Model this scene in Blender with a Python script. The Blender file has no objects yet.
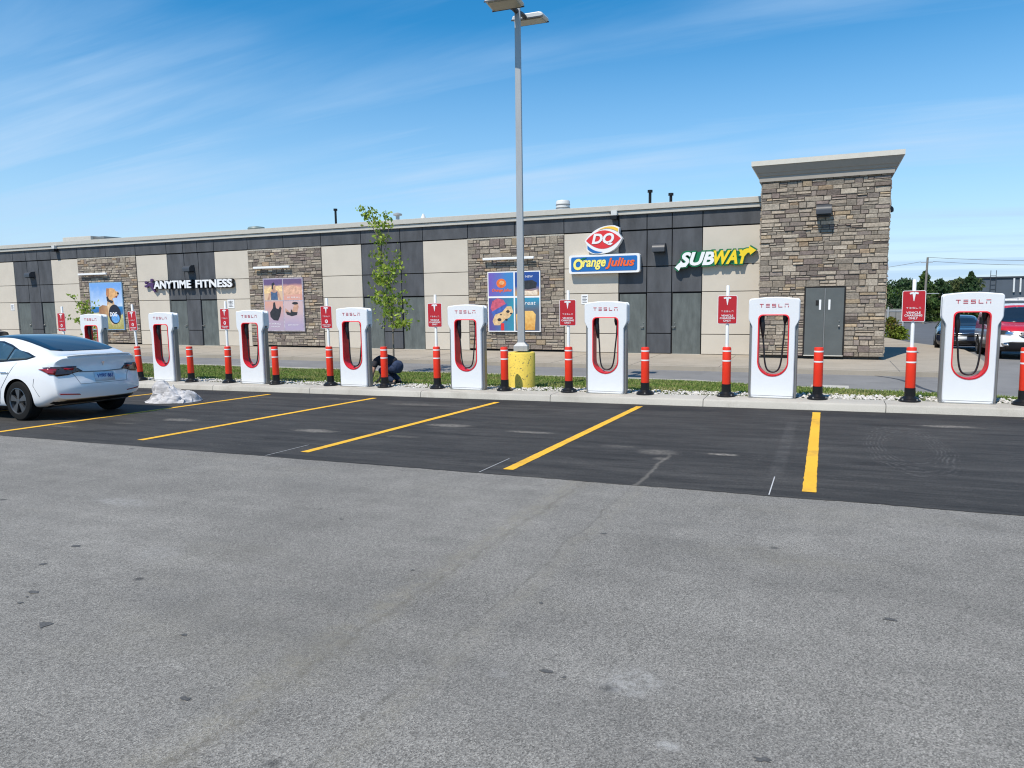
import bpy, bmesh, math, random
import numpy as np
from mathutils import Vector, Matrix, noise
from mathutils.bvhtree import BVHTree
random.seed(7); rng = np.random.default_rng(7)
S = bpy.context.scene
COL = S.collection
pi = math.pi

# ---------------------------------------------------------------- camera
YAW, PITCH, ROLL, FPX, CZ = 0.4098, 0.1172, -0.0133, 721.2, 2.067
fw = Vector((-math.sin(YAW)*math.cos(PITCH), math.cos(YAW)*math.cos(PITCH), -math.sin(PITCH)))
ri = Vector((math.cos(YAW), math.sin(YAW), 0)); up = ri.cross(fw)
r2 = math.cos(ROLL)*ri + math.sin(ROLL)*up; u2 = -math.sin(ROLL)*ri + math.cos(ROLL)*up
cam_d = bpy.data.cameras.new('camera'); cam = bpy.data.objects.new('camera', cam_d); COL.objects.link(cam)
M3 = Matrix((r2, u2, -fw)).transposed().to_4x4(); M3.translation = Vector((0, 0, CZ)); cam.matrix_world = M3
cam_d.sensor_width = 36; cam_d.lens = 36*FPX/1024; cam_d.clip_end = 6000; cam_d.clip_start = .05
S.camera = cam

# ---------------------------------------------------------------- sky, sun, exposure
SUN_EL, SUN_AZ = math.radians(57), math.radians(195)      # azimuth clockwise from +Y
w = bpy.data.worlds.new('World'); S.world = w; w.use_nodes = True
nt = w.node_tree; nt.nodes.clear()
def nd(t, ty, **k):
    n = t.nodes.new(ty)
    for a, b in k.items(): setattr(n, a, b)
    return n
out = nd(nt, 'ShaderNodeOutputWorld'); bg = nd(nt, 'ShaderNodeBackground')
sky = nd(nt, 'ShaderNodeTexSky', sky_type='NISHITA', sun_disc=False)
sky.sun_elevation = SUN_EL; sky.sun_rotation = SUN_AZ; sky.air_density = 1.0; sky.dust_density = .1; sky.ozone_density = 3.2; sky.altitude = 200
tc = nd(nt, 'ShaderNodeTexCoord')
sep = nd(nt, 'ShaderNodeSeparateXYZ'); nt.links.new(tc.outputs['Generated'], sep.inputs[0])
def mth(t, op, a, b=None, c=None):
    m = nd(t, 'ShaderNodeMath', operation=op)
    for i, v in enumerate((a, b, c)):
        if v is None: continue
        if isinstance(v, (int, float)): m.inputs[i].default_value = v
        else: t.links.new(v, m.inputs[i])
    return m.outputs[0]
den = mth(nt, 'ADD', mth(nt, 'MAXIMUM', sep.outputs[2], 0), .12)
cx = mth(nt, 'DIVIDE', sep.outputs[0], den); cy = mth(nt, 'DIVIDE', sep.outputs[1], den)
cmb = nd(nt, 'ShaderNodeCombineXYZ'); nt.links.new(cx, cmb.inputs[0]); nt.links.new(cy, cmb.inputs[1])
mp = nd(nt, 'ShaderNodeMapping'); mp.inputs['Rotation'].default_value = (0, 0, math.radians(9)); mp.inputs['Scale'].default_value = (.12, 1.05, 1); mp.inputs['Location'].default_value = (.35, .62, 0)
nt.links.new(cmb.outputs[0], mp.inputs[0])
n1 = nd(nt, 'ShaderNodeTexNoise'); n1.inputs['Scale'].default_value = 1.7; n1.inputs['Detail'].default_value = 9; n1.inputs['Roughness'].default_value = .6; n1.inputs['Distortion'].default_value = .45
nt.links.new(mp.outputs[0], n1.inputs['Vector'])
n2 = nd(nt, 'ShaderNodeTexNoise'); n2.inputs['Scale'].default_value = .9; n2.inputs['Detail'].default_value = 3
nt.links.new(cmb.outputs[0], n2.inputs['Vector'])
r1 = nd(nt, 'ShaderNodeMapRange'); r1.inputs[1].default_value = .45; r1.inputs[2].default_value = .72; nt.links.new(n1.outputs[0], r1.inputs[0])
r2n = nd(nt, 'ShaderNodeMapRange'); r2n.inputs[1].default_value = .3; r2n.inputs[2].default_value = .65; nt.links.new(n2.outputs[0], r2n.inputs[0])
cl = mth(nt, 'MULTIPLY', mth(nt, 'MULTIPLY', r1.outputs[0], r2n.outputs[0]), .72)
# a thin veil towards the horizon
veil = nd(nt, 'ShaderNodeMapRange'); veil.inputs[1].default_value = 0; veil.inputs[2].default_value = .34; veil.inputs[3].default_value = .80; veil.inputs[4].default_value = 0
nt.links.new(sep.outputs[2], veil.inputs[0])
cl2 = mth(nt, 'MINIMUM', mth(nt, 'ADD', cl, veil.outputs[0]), .95)
mix = nd(nt, 'ShaderNodeMix', data_type='RGBA')
hs = nd(nt, 'ShaderNodeHueSaturation'); hs.inputs['Saturation'].default_value = 1.40; hs.inputs['Hue'].default_value = .492; hs.inputs['Value'].default_value = 1.12; nt.links.new(sky.outputs[0], hs.inputs['Color'])
nt.links.new(cl2, mix.inputs[0]); nt.links.new(hs.outputs[0], mix.inputs[6]); mix.inputs[7].default_value = (3.6, 5.1, 6.9, 1)
nt.links.new(mix.outputs[2], bg.inputs[0]); bg.inputs[1].default_value = .132; nt.links.new(bg.outputs[0], out.inputs[0])
sd = bpy.data.lights.new('sun', 'SUN'); sd.energy = 4.7; sd.angle = math.radians(.53); sd.color = (1, .93, .82)
so = bpy.data.objects.new('sun', sd); COL.objects.link(so)
to_sun = Vector((math.sin(SUN_AZ)*math.cos(SUN_EL), math.cos(SUN_AZ)*math.cos(SUN_EL), math.sin(SUN_EL)))
so.rotation_euler = to_sun.to_track_quat('Z', 'Y').to_euler(); so.location = (0, 0, 60)
S.view_settings.view_transform = 'Standard'; S.view_settings.look = 'None'; S.view_settings.exposure = 0.10; S.view_settings.gamma = 1
S.cycles.filter_width = 1.15; S.cycles.max_bounces = 6; S.cycles.diffuse_bounces = 3; S.cycles.glossy_bounces = 3

# ---------------------------------------------------------------- materials
def base_mat(name):
    m = bpy.data.materials.new(name); m.use_nodes = True
    return m, m.node_tree, m.node_tree.nodes['Principled BSDF']
def mat(name, col, rough=.6, metal=0, var=.08, scale=6, bump=0, bscale=40, spec=.5, coat=0, stretch=(1, 1, 1)):
    m, t, b = base_mat(name)
    c = nd(t, 'ShaderNodeTexCoord'); mp = nd(t, 'ShaderNodeMapping'); mp.inputs['Scale'].default_value = stretch
    t.links.new(c.outputs['Object'], mp.inputs[0])
    n = nd(t, 'ShaderNodeTexNoise'); n.inputs['Scale'].default_value = scale; n.inputs['Detail'].default_value = 6; n.inputs['Roughness'].default_value = .6
    t.links.new(mp.outputs[0], n.inputs['Vector'])
    r = nd(t, 'ShaderNodeValToRGB'); e = r.color_ramp.elements
    e[0].position = .28; e[1].position = .72
    e[0].color = tuple(max(0, x*(1-var)) for x in col)+(1,); e[1].color = tuple(min(1, x*(1+var)) for x in col)+(1,)
    t.links.new(n.outputs[0], r.inputs[0]); t.links.new(r.outputs[0], b.inputs['Base Color'])
    b.inputs['Roughness'].default_value = rough; b.inputs['Metallic'].default_value = metal
    b.inputs['Specular IOR Level'].default_value = spec; b.inputs['Coat Weight'].default_value = coat
    if bump:
        nb = nd(t, 'ShaderNodeTexNoise'); nb.inputs['Scale'].default_value = bscale; nb.inputs['Detail'].default_value = 4
        t.links.new(mp.outputs[0], nb.inputs['Vector'])
        bp = nd(t, 'ShaderNodeBump'); bp.inputs['Strength'].default_value = bump; bp.inputs['Distance'].default_value = .01
        t.links.new(nb.outputs[0], bp.inputs['Height']); t.links.new(bp.outputs[0], b.inputs['Normal'])
    return m
def attr_mat(name, rough=.85, var=.25, scale=18, bump=.6, bscale=30, trans=0):
    m, t, b = base_mat(name)
    a = nd(t, 'ShaderNodeAttribute', attribute_name='Col'); c = nd(t, 'ShaderNodeTexCoord')
    n = nd(t, 'ShaderNodeTexNoise'); n.inputs['Scale'].default_value = scale; n.inputs['Detail'].default_value = 5
    t.links.new(c.outputs['Object'], n.inputs['Vector'])
    mr = nd(t, 'ShaderNodeMapRange'); mr.inputs[1].default_value = .3; mr.inputs[2].default_value = .7; mr.inputs[3].default_value = 1-var; mr.inputs[4].default_value = 1+var
    t.links.new(n.outputs[0], mr.inputs[0])
    vm = nd(t, 'ShaderNodeVectorMath', operation='SCALE'); t.links.new(a.outputs['Color'], vm.inputs[0]); t.links.new(mr.outputs[0], vm.inputs['Scale'])
    t.links.new(vm.outputs[0], b.inputs['Base Color']); b.inputs['Roughness'].default_value = rough; b.inputs['Specular IOR Level'].default_value = .25
    if bump:
        nb = nd(t, 'ShaderNodeTexNoise'); nb.inputs['Scale'].default_value = bscale; nb.inputs['Detail'].default_value = 4
        t.links.new(c.outputs['Object'], nb.inputs['Vector'])
        bp = nd(t, 'ShaderNodeBump'); bp.inputs['Strength'].default_value = bump; bp.inputs['Distance'].default_value = .015
        t.links.new(nb.outputs[0], bp.inputs['Height']); t.links.new(bp.outputs[0], b.inputs['Normal'])
    if trans:
        o = t.nodes['Material Output']; tr = nd(t, 'ShaderNodeBsdfTranslucent'); mx = nd(t, 'ShaderNodeMixShader'); mx.inputs[0].default_value = trans
        t.links.new(vm.outputs[0], tr.inputs[0]); t.links.new(b.outputs[0], mx.inputs[1]); t.links.new(tr.outputs[0], mx.inputs[2]); t.links.new(mx.outputs[0], o.inputs[0])
    return m

class NG:     # small node helper for the ground materials
    def __init__(s, m): s.t = m.node_tree; s.c = nd(s.t, 'ShaderNodeTexCoord').outputs['Object']
    def mapped(s, sc=(1, 1, 1), rot=0, loc=(0, 0, 0)):
        m = nd(s.t, 'ShaderNodeMapping'); m.inputs['Scale'].default_value = sc; m.inputs['Rotation'].default_value = (0, 0, rot); m.inputs['Location'].default_value = loc
        s.t.links.new(s.c, m.inputs[0]); return m.outputs[0]
    def noise(s, scale, detail=5, v=None, rough=.55, dist=0):
        n = nd(s.t, 'ShaderNodeTexNoise'); n.inputs['Scale'].default_value = scale; n.inputs['Detail'].default_value = detail; n.inputs['Roughness'].default_value = rough; n.inputs['Distortion'].default_value = dist
        s.t.links.new(v or s.c, n.inputs['Vector']); return n.outputs[0]
    def rng(s, v, a, b, c, d):
        r = nd(s.t, 'ShaderNodeMapRange'); s.t.links.new(v, r.inputs[0])
        for i, x in enumerate((a, b, c, d)): r.inputs[i+1].default_value = x
        return r.outputs[0]
    def mul(s, a, b): return mth(s.t, 'MULTIPLY', a, b)
    def add(s, a, b): return mth(s.t, 'ADD', a, b)
    def mix(s, f, a, b):
        m = nd(s.t, 'ShaderNodeMix', data_type='RGBA')
        for i, v in ((0, f), (6, a), (7, b)):
            if isinstance(v, tuple): m.inputs[i].default_value = v+(1,)
            elif isinstance(v, (int, float)): m.inputs[i].default_value = v
            else: s.t.links.new(v, m.inputs[i])
        return m.outputs[2]
    def scale(s, col, f):
        m = nd(s.t, 'ShaderNodeVectorMath', operation='SCALE')
        if isinstance(col, tuple): m.inputs[0].default_value = col
        else: s.t.links.new(col, m.inputs[0])
        s.t.links.new(f, m.inputs['Scale']); return m.outputs[0]
    def vor(s, scale, feat='F1', v=None):
        n = nd(s.t, 'ShaderNodeTexVoronoi', feature=feat); n.inputs['Scale'].default_value = scale; s.t.links.new(v or s.c, n.inputs['Vector']); return n
    def spot(s, x, y, rx, ry, soft=.5, amp=.4):          # a worn or stained spot with a broken outline
        sp = nd(s.t, 'ShaderNodeSeparateXYZ'); s.t.links.new(s.c, sp.inputs[0])
        a = mth(s.t, 'POWER', mth(s.t, 'DIVIDE', mth(s.t, 'SUBTRACT', sp.outputs[0], x), rx), 2)
        b = mth(s.t, 'POWER', mth(s.t, 'DIVIDE', mth(s.t, 'SUBTRACT', sp.outputs[1], y), ry), 2)
        d = mth(s.t, 'SQRT', mth(s.t, 'ADD', a, b)); d = mth(s.t, 'ADD', d, mth(s.t, 'MULTIPLY', mth(s.t, 'SUBTRACT', s.noise(6/max(rx, ry)*.5, 4), .5), amp*3))
        return s.rng(d, 1-soft, 1+soft*.3, 1, 0)
    def bump(s, h, b, st, dist):
        bp = nd(s.t, 'ShaderNodeBump'); bp.inputs['Strength'].default_value = st; bp.inputs['Distance'].default_value = dist
        s.t.links.new(h, bp.inputs['Height']); s.t.links.new(bp.outputs[0], b.inputs['Normal'])

def m_old_asphalt():
    m, t, b = base_mat('worn_asphalt'); g = NG(m)
    v = g.vor(165); fine = g.noise(120, 4, rough=.8)
    sp = g.rng(v.outputs['Color'], .1, .95, .50, 1.58)
    sp2 = g.rng(fine, .3, .7, .62, 1.36)
    big = g.rng(g.noise(.45, 5, rough=.6), .3, .7, .88, 1.12)
    med = g.rng(g.noise(3.2, 5, rough=.65), .3, .7, .9, 1.1)
    streak = g.rng(g.noise(1.0, 4, g.mapped((.25, 3.2, 1), .12)), .35, .65, .93, 1.07)
    f = g.mul(g.mul(g.mul(sp, sp2), g.mul(big, med)), streak)
    col = g.scale((.212, .200, .180), f)
    # pale aggregate chips
    v2 = g.vor(46); chip = g.rng(v2.outputs['Distance'], .10, .16, 1, 0); pick = g.rng(v2.outputs['Color'], .86, .87, 0, 1)
    col = g.mix(g.mul(g.mul(chip, pick), .75), col, (.45, .43, .39))
    # brownish dusty band running diagonally along a wheel path
    sx_ = nd(t, 'ShaderNodeSeparateXYZ'); t.links.new(g.c, sx_.inputs[0]); wob = g.mul(g.add(g.noise(2.5, 5), -.5), .22)
    for x0, hw, a, c_ in ((2.26, .17, .42, (.25, .225, .165)), (2.20, .03, .55, (.10, .09, .075)), (1.70, .018, .6, (.09, .083, .07)), (1.62, .10, .28, (.25, .228, .175))):
        d_ = mth(t, 'ABSOLUTE', g.add(g.add(sx_.outputs[0], x0), wob)); col = g.mix(g.mul(g.mul(g.rng(d_, hw*.3, hw, 1, 0), a), g.mul(g.rng(g.noise(11, 4), .35, .62, .15, 1), g.rng(g.noise(38, 3), .35, .6, .3, 1))), col, c_)
    pb = g.noise(.8, 4, g.mapped((.5, 1.2, 1))); col = g.mix(g.mul(g.rng(pb, .56, .74, 0, .3), g.rng(g.noise(9, 4), .35, .6, .3, 1)), col, (.235, .215, .165))
    dk_ = g.noise(.55, 5, g.mapped((.6, 1.6, 1), 0, (4, 1, 0)), dist=.6); col = g.mix(g.rng(dk_, .56, .74, 0, .26), col, (.12, .117, .112))
    # small dark oil drips
    v3 = g.vor(1.05); drip = g.rng(g.add(v3.outputs['Distance'], g.mul(g.noise(9, 3), .09)), .075, .10, 1, 0)
    col = g.mix(g.mul(drip, .72), col, (.03, .03, .032))
    for x, y, rx, ry, a in ((-.75, 3.05, .14, .14, .5), (-.5, 2.62, .05, .04, .6), (-1.35, 2.9, .06, .05, .3), (-6.0, 4.6, .35, .12, .45), (-4.4, 3.6, .22, .16, .2), (.05, 2.6, .1, .1, .45)):
        col = g.mix(g.mul(g.mul(g.spot(x, y, rx, ry), a), g.rng(g.noise(25, 3), .4, .6, .2, 1)), col, (.42, .41, .39))
    t.links.new(col, b.inputs['Base Color']); b.inputs['Roughness'].default_value = .88; b.inputs['Specular IOR Level'].default_value = .3
    g.bump(g.add(v.outputs['Distance'], g.mul(fine, .6)), b, .55, .006)
    return m
def m_new_asphalt():
    m, t, b = base_mat('fresh_asphalt'); g = NG(m)
    fine = g.noise(60, 6, g.mapped((.7, 1.5, 1)), rough=.85); st = g.noise(1.6, 6, g.mapped((.35, 2.6, 1)), rough=.62, dist=.4)
    f = g.mul(g.mul(g.rng(fine, .34, .66, .45, 1.65), g.rng(st, .32, .68, .6, 1.5)), g.rng(g.noise(.5, 4), .3, .7, .85, 1.15))
    col = g.scale((.040, .0375, .0345), f)
    dust = g.mul(g.rng(g.noise(2.2, 5, g.mapped((.4, 2.0, 1), .1), dist=.8), .62, .8, 0, .35), g.rng(g.noise(30, 3), .4, .62, 0, 1))
    col = g.mix(dust, col, (.2, .19, .17))
    # dusty dried puddles and a ghost of an old line
    for x, y, rx, ry, a in ((-10.33, 9.14, .42, .16, .6), (-7.15, 8.85, .42, .14, .75), (-5.6, 8.8, .34, .10, .3), (-5.45, 10.0, .40, .16, .65), (-3.95, 9.75, .42, .09, .7), (-7.5, 12.4, .7, .2, .35), (-9.6, 12.9, .9, .16, .4), (-1.08, 8.86, .20, .075, .9), (-1.85, 8.75, .26, .18, .45), (-1.72, 8.35, .10, .10, .5), (-2.4, 9.0, .25, .10, .25), (1.7, 12.2, .42, .13, .75), (-11.6, 7.9, .35, .06, .4), (-10.9, 8.5, .3, .06, .3)):
        col = g.mix(g.mul(g.mul(g.spot(x, y, rx, ry), a), g.rng(g.noise(22, 4), .35, .65, .35, 1)), col, (.30, .27, .23))
    sp = nd(t, 'ShaderNodeSeparateXYZ'); t.links.new(g.c, sp.inputs[0])
    pc = g.mul(g.rng(mth(t, 'ABSOLUTE', g.add(g.add(sp.outputs[0], 1.68), g.mul(g.add(g.noise(2.5, 5), -.5), .2))), .008, .03, 1, 0), g.rng(sp.outputs[1], 8.3, 8.9, 1, 0)); col = g.mix(g.mul(pc, .4), col, (.26, .235, .2))
    gx = g.rng(mth(t, 'ABSOLUTE', mth(t, 'ADD', sp.outputs[0], .42)), .05, .09, 1, 0)
    gy = g.mul(g.rng(sp.outputs[1], 7.7, 8.1, 0, 1), g.rng(sp.outputs[1], 11.6, 12.3, 1, 0))
    col = g.mix(g.mul(g.mul(gx, gy), g.rng(g.noise(6, 4), .35, .65, .02, .13)), col, (.25, .24, .23))
    col = g.mix(g.mul(g.rng(g.add(sp.outputs[1], g.mul(g.noise(3, 4), .5)), 13.05, 13.2, 0, 1), .6), col, (.014, .014, .015))
    scr = g.noise(3.0, 8, g.mapped((.5, 9.0, 1), .03), rough=.82, dist=.3); col = g.mix(g.rng(scr, .5, .72, 0, .34), col, (.105, .10, .096)); col = g.mix(g.rng(scr, .36, .5, .5, 0), col, (.018, .018, .019))
    scu = g.noise(1.4, 8, g.mapped((1, 2, 1)), rough=.8); col = g.mix(g.mul(g.rng(scu, .52, .7, 0, .36), g.rng(fine, .45, .6, 0, 1)), col, (.22, .205, .185))
    # turning-tyre arcs in the right-hand bay
    dx = mth(t, 'DIVIDE', mth(t, 'ADD', sp.outputs[0], -1.0), .50); dy = mth(t, 'DIVIDE', mth(t, 'ADD', sp.outputs[1], -10.1), 1.95)
    rr = mth(t, 'SQRT', mth(t, 'ADD', mth(t, 'POWER', dx, 2), mth(t, 'POWER', dy, 2)))
    rr = mth(t, 'ADD', rr, g.mul(g.noise(2.2, 5), .34))
    band = g.mul(g.rng(rr, .55, .75, 0, 1), g.rng(rr, 1.13, 1.17, 1, 0)); stripes = g.rng(mth(t, 'SINE', g.mul(rr, 72)), -.2, .9, 0, 1)
    col = g.mix(g.mul(g.mul(band, stripes), g.rng(g.noise(7, 5), .42, .60, 0, .26)), col, (.2, .19, .18))
    t.links.new(col, b.inputs['Base Color']); b.inputs['Roughness'].default_value = .8; b.inputs['Specular IOR Level'].default_value = .3
    g.bump(g.add(fine, g.mul(st, .5)), b, .5, .006)
    return m
def m_plain(name, col, v1=.15, rough=.9, streak=(1, 1, 1), fine=60, dirt=None, bump=.4):
    m, t, b = base_mat(name); g = NG(m)
    f = g.mul(g.rng(g.noise(fine, 4, rough=.7), .3, .7, 1-v1, 1+v1), g.rng(g.noise(.7, 5, g.mapped(streak)), .3, .7, 1-v1*.8, 1+v1*.8))
    c = g.scale(col, f)
    if dirt: c = g.mix(g.rng(g.noise(1.7, 6, g.mapped(streak), rough=.7), .52, .75, 0, dirt[1]), c, dirt[0])
    t.links.new(c, b.inputs['Base Color']); b.inputs['Roughness'].default_value = rough; b.inputs['Specular IOR Level'].default_value = .3
    g.bump(g.noise(fine, 4), b, bump, .006); return m

M = {}
M['old'] = m_old_asphalt(); M['new'] = m_new_asphalt()
M['road'] = m_plain('grey_asphalt', (.205, .20, .196), .14, dirt=((.11, .108, .105), .5))
M['farroad'] = m_plain('blue_grey_asphalt', (.115, .12, .13), .14)
M['conc'] = m_plain('pavement_concrete', (.36, .315, .255), .12, dirt=((.26, .225, .18), .6))
M['kerb'] = m_plain('kerb_concrete', (.43, .405, .355), .14, dirt=((.28, .255, .21), .7), fine=80)
M['soil'] = m_plain('lawn_soil', (.12, .14, .05), .3, fine=30)
M['field'] = m_plain('field', (.07, .09, .03), .3, fine=3)
M['paint'] = m_plain('yellow_road_paint', (.80, .44, .035), .1, .75, fine=50, dirt=((.36, .21, .06), .8))
M['ghost'] = m_plain('chalk_line', (.45, .45, .45), .2)
M['oil'] = mat('dried_oil', (.085, .083, .08), .85, var=.5, scale=90)
M['tar'] = mat('tar_seam', (.045, .045, .05), .6)
M['beige'] = mat('beige_precast', (.56, .505, .425), .9, var=.05, scale=1.2, bump=.15, bscale=60)
M['dark'] = mat('charcoal_precast', (.070, .074, .082), .8, var=.34, scale=1.6, bump=.15, bscale=50, stretch=(1.5, 1.5, .5))
M['joint'] = mat('dark_joint', (.014, .014, .015), .9)
M['door'] = mat('grey_green_door_paint', (.105, .118, .112), .55, var=.3, scale=2.5, stretch=(2, 2, .6))
M['door2'] = mat('slate_door_paint', (.100, .110, .108), .5, var=.12, scale=2)
M['cap'] = mat('parapet_metal', (.50, .475, .42), .5, var=.05)
M['cap2'] = mat('pale_trim', (.62, .585, .51), .55, var=.05)
M['cornice'] = mat('grey_cornice', (.33, .30, .26), .7, var=.05)
M['stone'] = attr_mat('ledge_stone'); M['leaf'] = attr_mat('leaves', .55, .15, 8, 0, trans=.35); M['gravel'] = attr_mat('limestone_chips', .9, .15, 40, .3)
M['grass'] = attr_mat('grass_blades', .6, .1, 3, 0, trans=.3)
M['white'] = mat('white_enamel', (.78, .79, .80), .28, var=.015, coat=.3)
M['whitepaint'] = mat('white_paint', (.76, .76, .75), .5, var=.04)
M['steel'] = mat('brushed_steel', (.27, .265, .255), .45, metal=.6, var=.1, scale=3, stretch=(8, 8, .4))
M['red'] = mat('red_plastic', (.62, .012, .018), .35, var=.04)
M['redlit'] = mat('crimson_liner', (.74, .020, .030), .4, var=.03)
M['sleeve'] = mat('orange_red_sleeve', (.82, .036, .010), .45, var=.06, bump=.05)
M['black'] = mat('black_rubber', (.008, .008, .009), .42, var=.2, spec=.35)
M['cable'] = mat('black_cable', (.012, .012, .014), .45)
M['signred'] = mat('sign_red', (.47, .014, .022), .4, var=.04)
M['signwhite'] = mat('sign_white', (.80, .80, .80), .5, var=.02)
M['letter'] = mat('red_letters', (.50, .02, .04), .4)
M['poleg'] = mat('galvanised_pole', (.42, .43, .43), .5, metal=.25, var=.08, scale=3, stretch=(4, 4, .5))
M['yellowc'] = m_plain('yellow_painted_concrete', (.76, .57, .10), .1, .8, fine=30, dirt=((.60, .47, .10), .6))
M['pit'] = mat('exposed_grey_pits', (.17, .16, .12), .95)
M['bark'] = mat('bark', (.16, .135, .11), .9, var=.3, scale=20, bump=.4)
M['lampunder'] = mat('lamp_lens', (.44, .40, .30), .35, var=.1)
M['lamphood'] = mat('lamp_housing', (.62, .62, .60), .4, var=.04)

# ---------------------------------------------------------------- mesh builder and tagging
class MB:
    def __init__(s): s.v = []; s.f = []; s.m = []; s.c = []; s.cur = 0; s.col = (1, 1, 1)
    def add(s, vs, fs, m=None, col=None):
        o = len(s.v); s.v += [tuple(p) for p in vs]
        for f in fs: s.f.append([o+i for i in f]); s.m.append(s.cur if m is None else m); s.c.append(col or s.col)
        return s
    def box(s, x0, x1, y0, y1, z0, z1, m=None, col=None):
        return s.add([(x0, y0, z0), (x1, y0, z0), (x1, y1, z0), (x0, y1, z0), (x0, y0, z1), (x1, y0, z1), (x1, y1, z1), (x0, y1, z1)],
              [(3, 2, 1, 0), (4, 5, 6, 7), (0, 1, 5, 4), (1, 2, 6, 5), (2, 3, 7, 6), (3, 0, 4, 7)], m, col)
    def prism(s, pts, y0, y1, m=None):        # outline in x,z extruded along y (front is y0)
        n = len(pts); a = sum(pts[i][0]*pts[(i+1) % n][1]-pts[(i+1) % n][0]*pts[i][1] for i in range(n))
        if a < 0: pts = pts[::-1]
        return s.add([(x, y0, z) for x, z in pts]+[(x, y1, z) for x, z in pts],
              [tuple(range(n)), tuple(range(2*n-1, n-1, -1))]+[(i, i+n, (i+1) % n+n, (i+1) % n) for i in range(n)], m)
    def lathe(s, prof, n=20, c=(0, 0, 0), axis='z', m=None, cap=True):
        vs = []
        for r, h in prof:
            for i in range(n):
                a = 2*pi*i/n
                p = (r*math.cos(a), r*math.sin(a), h)
                if axis == 'y': p = (p[0], h, -p[1])
                if axis == 'x': p = (h, p[0], p[1])
                vs.append((p[0]+c[0], p[1]+c[1], p[2]+c[2]))
        fs = []
        for k in range(len(prof)-1):
            for i in range(n):
                j = (i+1) % n; fs.append((k*n+i, k*n+j, (k+1)*n+j, (k+1)*n+i))
        if cap and prof[0][0] > 1e-4: fs.append(tuple(range(n-1, -1, -1)))
        if cap and prof[-1][0] > 1e-4: fs.append(tuple((len(prof)-1)*n+i for i in range(n)))
        return s.add(vs, fs, m)
    def tube(s, pts, r, n=8, m=None):
        pts = [Vector(p) for p in pts]; vs = []; R = r if isinstance(r, (list, tuple)) else [r]*len(pts)
        for i, p in enumerate(pts):
            d = (pts[min(i+1, len(pts)-1)]-pts[max(i-1, 0)]).normalized()
            a = d.cross(Vector((0, 1, 0))) if abs(d.y) < .9 else d.cross(Vector((1, 0, 0)))
            a.normalize(); b = d.cross(a)
            for k in range(n): vs.append(p+R[i]*(math.cos(2*pi*k/n)*a+math.sin(2*pi*k/n)*b))
        fs = [(i*n+k, (i+1)*n+k, (i+1)*n+(k+1) % n, i*n+(k+1) % n) for i in range(len(pts)-1) for k in range(n)]
        fs += [tuple(range(n)), tuple((len(pts)-1)*n+k for k in range(n-1, -1, -1))]
        return s.add(vs, fs, m)
    def build(s, name, mats, parent=None, smooth=False, colors=False, loc=None, bevel=0):
        me = bpy.data.meshes.new(name); me.from_pydata(s.v, [], s.f)
        if not isinstance(mats, (list, tuple)): mats = [mats]
        for m in mats: me.materials.append(m)
        me.polygons.foreach_set('material_index', s.m)
        if colors:
            at = me.attributes.new('Col', 'FLOAT_COLOR', 'FACE'); at.data.foreach_set('color', [x for c in s.c for x in (*c, 1)])
        if smooth: me.shade_smooth() if hasattr(me, 'shade_smooth') else None
        me.update()
        o = bpy.data.objects.new(name, me); COL.objects.link(o)
        if parent: o.parent = parent
        if loc: o.location = loc
        if bevel:
            b = o.modifiers.new('bevel', 'BEVEL'); b.width = bevel; b.segments = 2; b.limit_method = 'ANGLE'; b.angle_limit = math.radians(40)
        return o
def smooth_angle(o, deg=40):
    me = o.data; bm = bmesh.new(); bm.from_mesh(me); bmesh.ops.recalc_face_normals(bm, faces=bm.faces)
    for f in bm.faces: f.smooth = True
    for e in bm.edges:
        if len(e.link_faces) == 2 and e.calc_face_angle(0) > math.radians(deg): e.smooth = False
    bm.to_mesh(me); bm.free(); return o
def tag(o, label, cat, group=None):
    o['label'] = label; o['category'] = cat
    if group: o['group'] = group
    return o
def thing(name, label, cat, loc=(0, 0, 0), rz=0, group=None):
    o = bpy.data.objects.new(name, None); COL.objects.link(o); o.empty_display_size = .3
    o.location = loc; o.rotation_euler = (0, 0, rz); return tag(o, label, cat, group)
def struct(o, kind='structure'): o['kind'] = kind; return o
def copy_tree(o, parent=None):
    c = o.copy(); COL.objects.link(c)
    if parent: c.parent = parent
    for ch in list(o.children): copy_tree(ch, c)
    return c
def text_data(s, h=None, wd=None, depth=.01, shear=0, offset=0, spacing=1, res=4):
    cu = bpy.data.curves.new('t', 'FONT'); cu.body = s; cu.size = 1; cu.extrude = .5; cu.shear = shear; cu.offset = offset; cu.space_character = spacing; cu.resolution_u = res
    ob = bpy.data.objects.new('t', cu); COL.objects.link(ob); dg = bpy.context.evaluated_depsgraph_get(); dg.update()
    me = ob.evaluated_get(dg).to_mesh(); vs = [v.co.copy() for v in me.vertices]; fs = [tuple(p.vertices) for p in me.polygons]
    ob.evaluated_get(dg).to_mesh_clear(); bpy.data.objects.remove(ob); bpy.data.curves.remove(cu)
    x0 = min(v.x for v in vs); x1 = max(v.x for v in vs); y0 = min(v.y for v in vs); y1 = max(v.y for v in vs)
    sy = (h/(y1-y0)) if h else wd/(x1-x0); sx = (wd/(x1-x0)) if wd else sy
    # text plane xy -> world x,z ; extrusion along y
    return [((v.x-(x0+x1)/2)*sx, -v.z*depth, (v.y-(y0+y1)/2)*sy) for v in vs], fs
def put_text(mb, s, x, y, z, rot=0, m=None, **k):
    vs, fs = text_data(s, **k); c, sn = math.cos(rot), math.sin(rot)
    mb.add([(x+a*c-b2*sn, y+yy, z+a*sn+b2*c) for a, yy, b2 in vs], fs, m)

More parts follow.
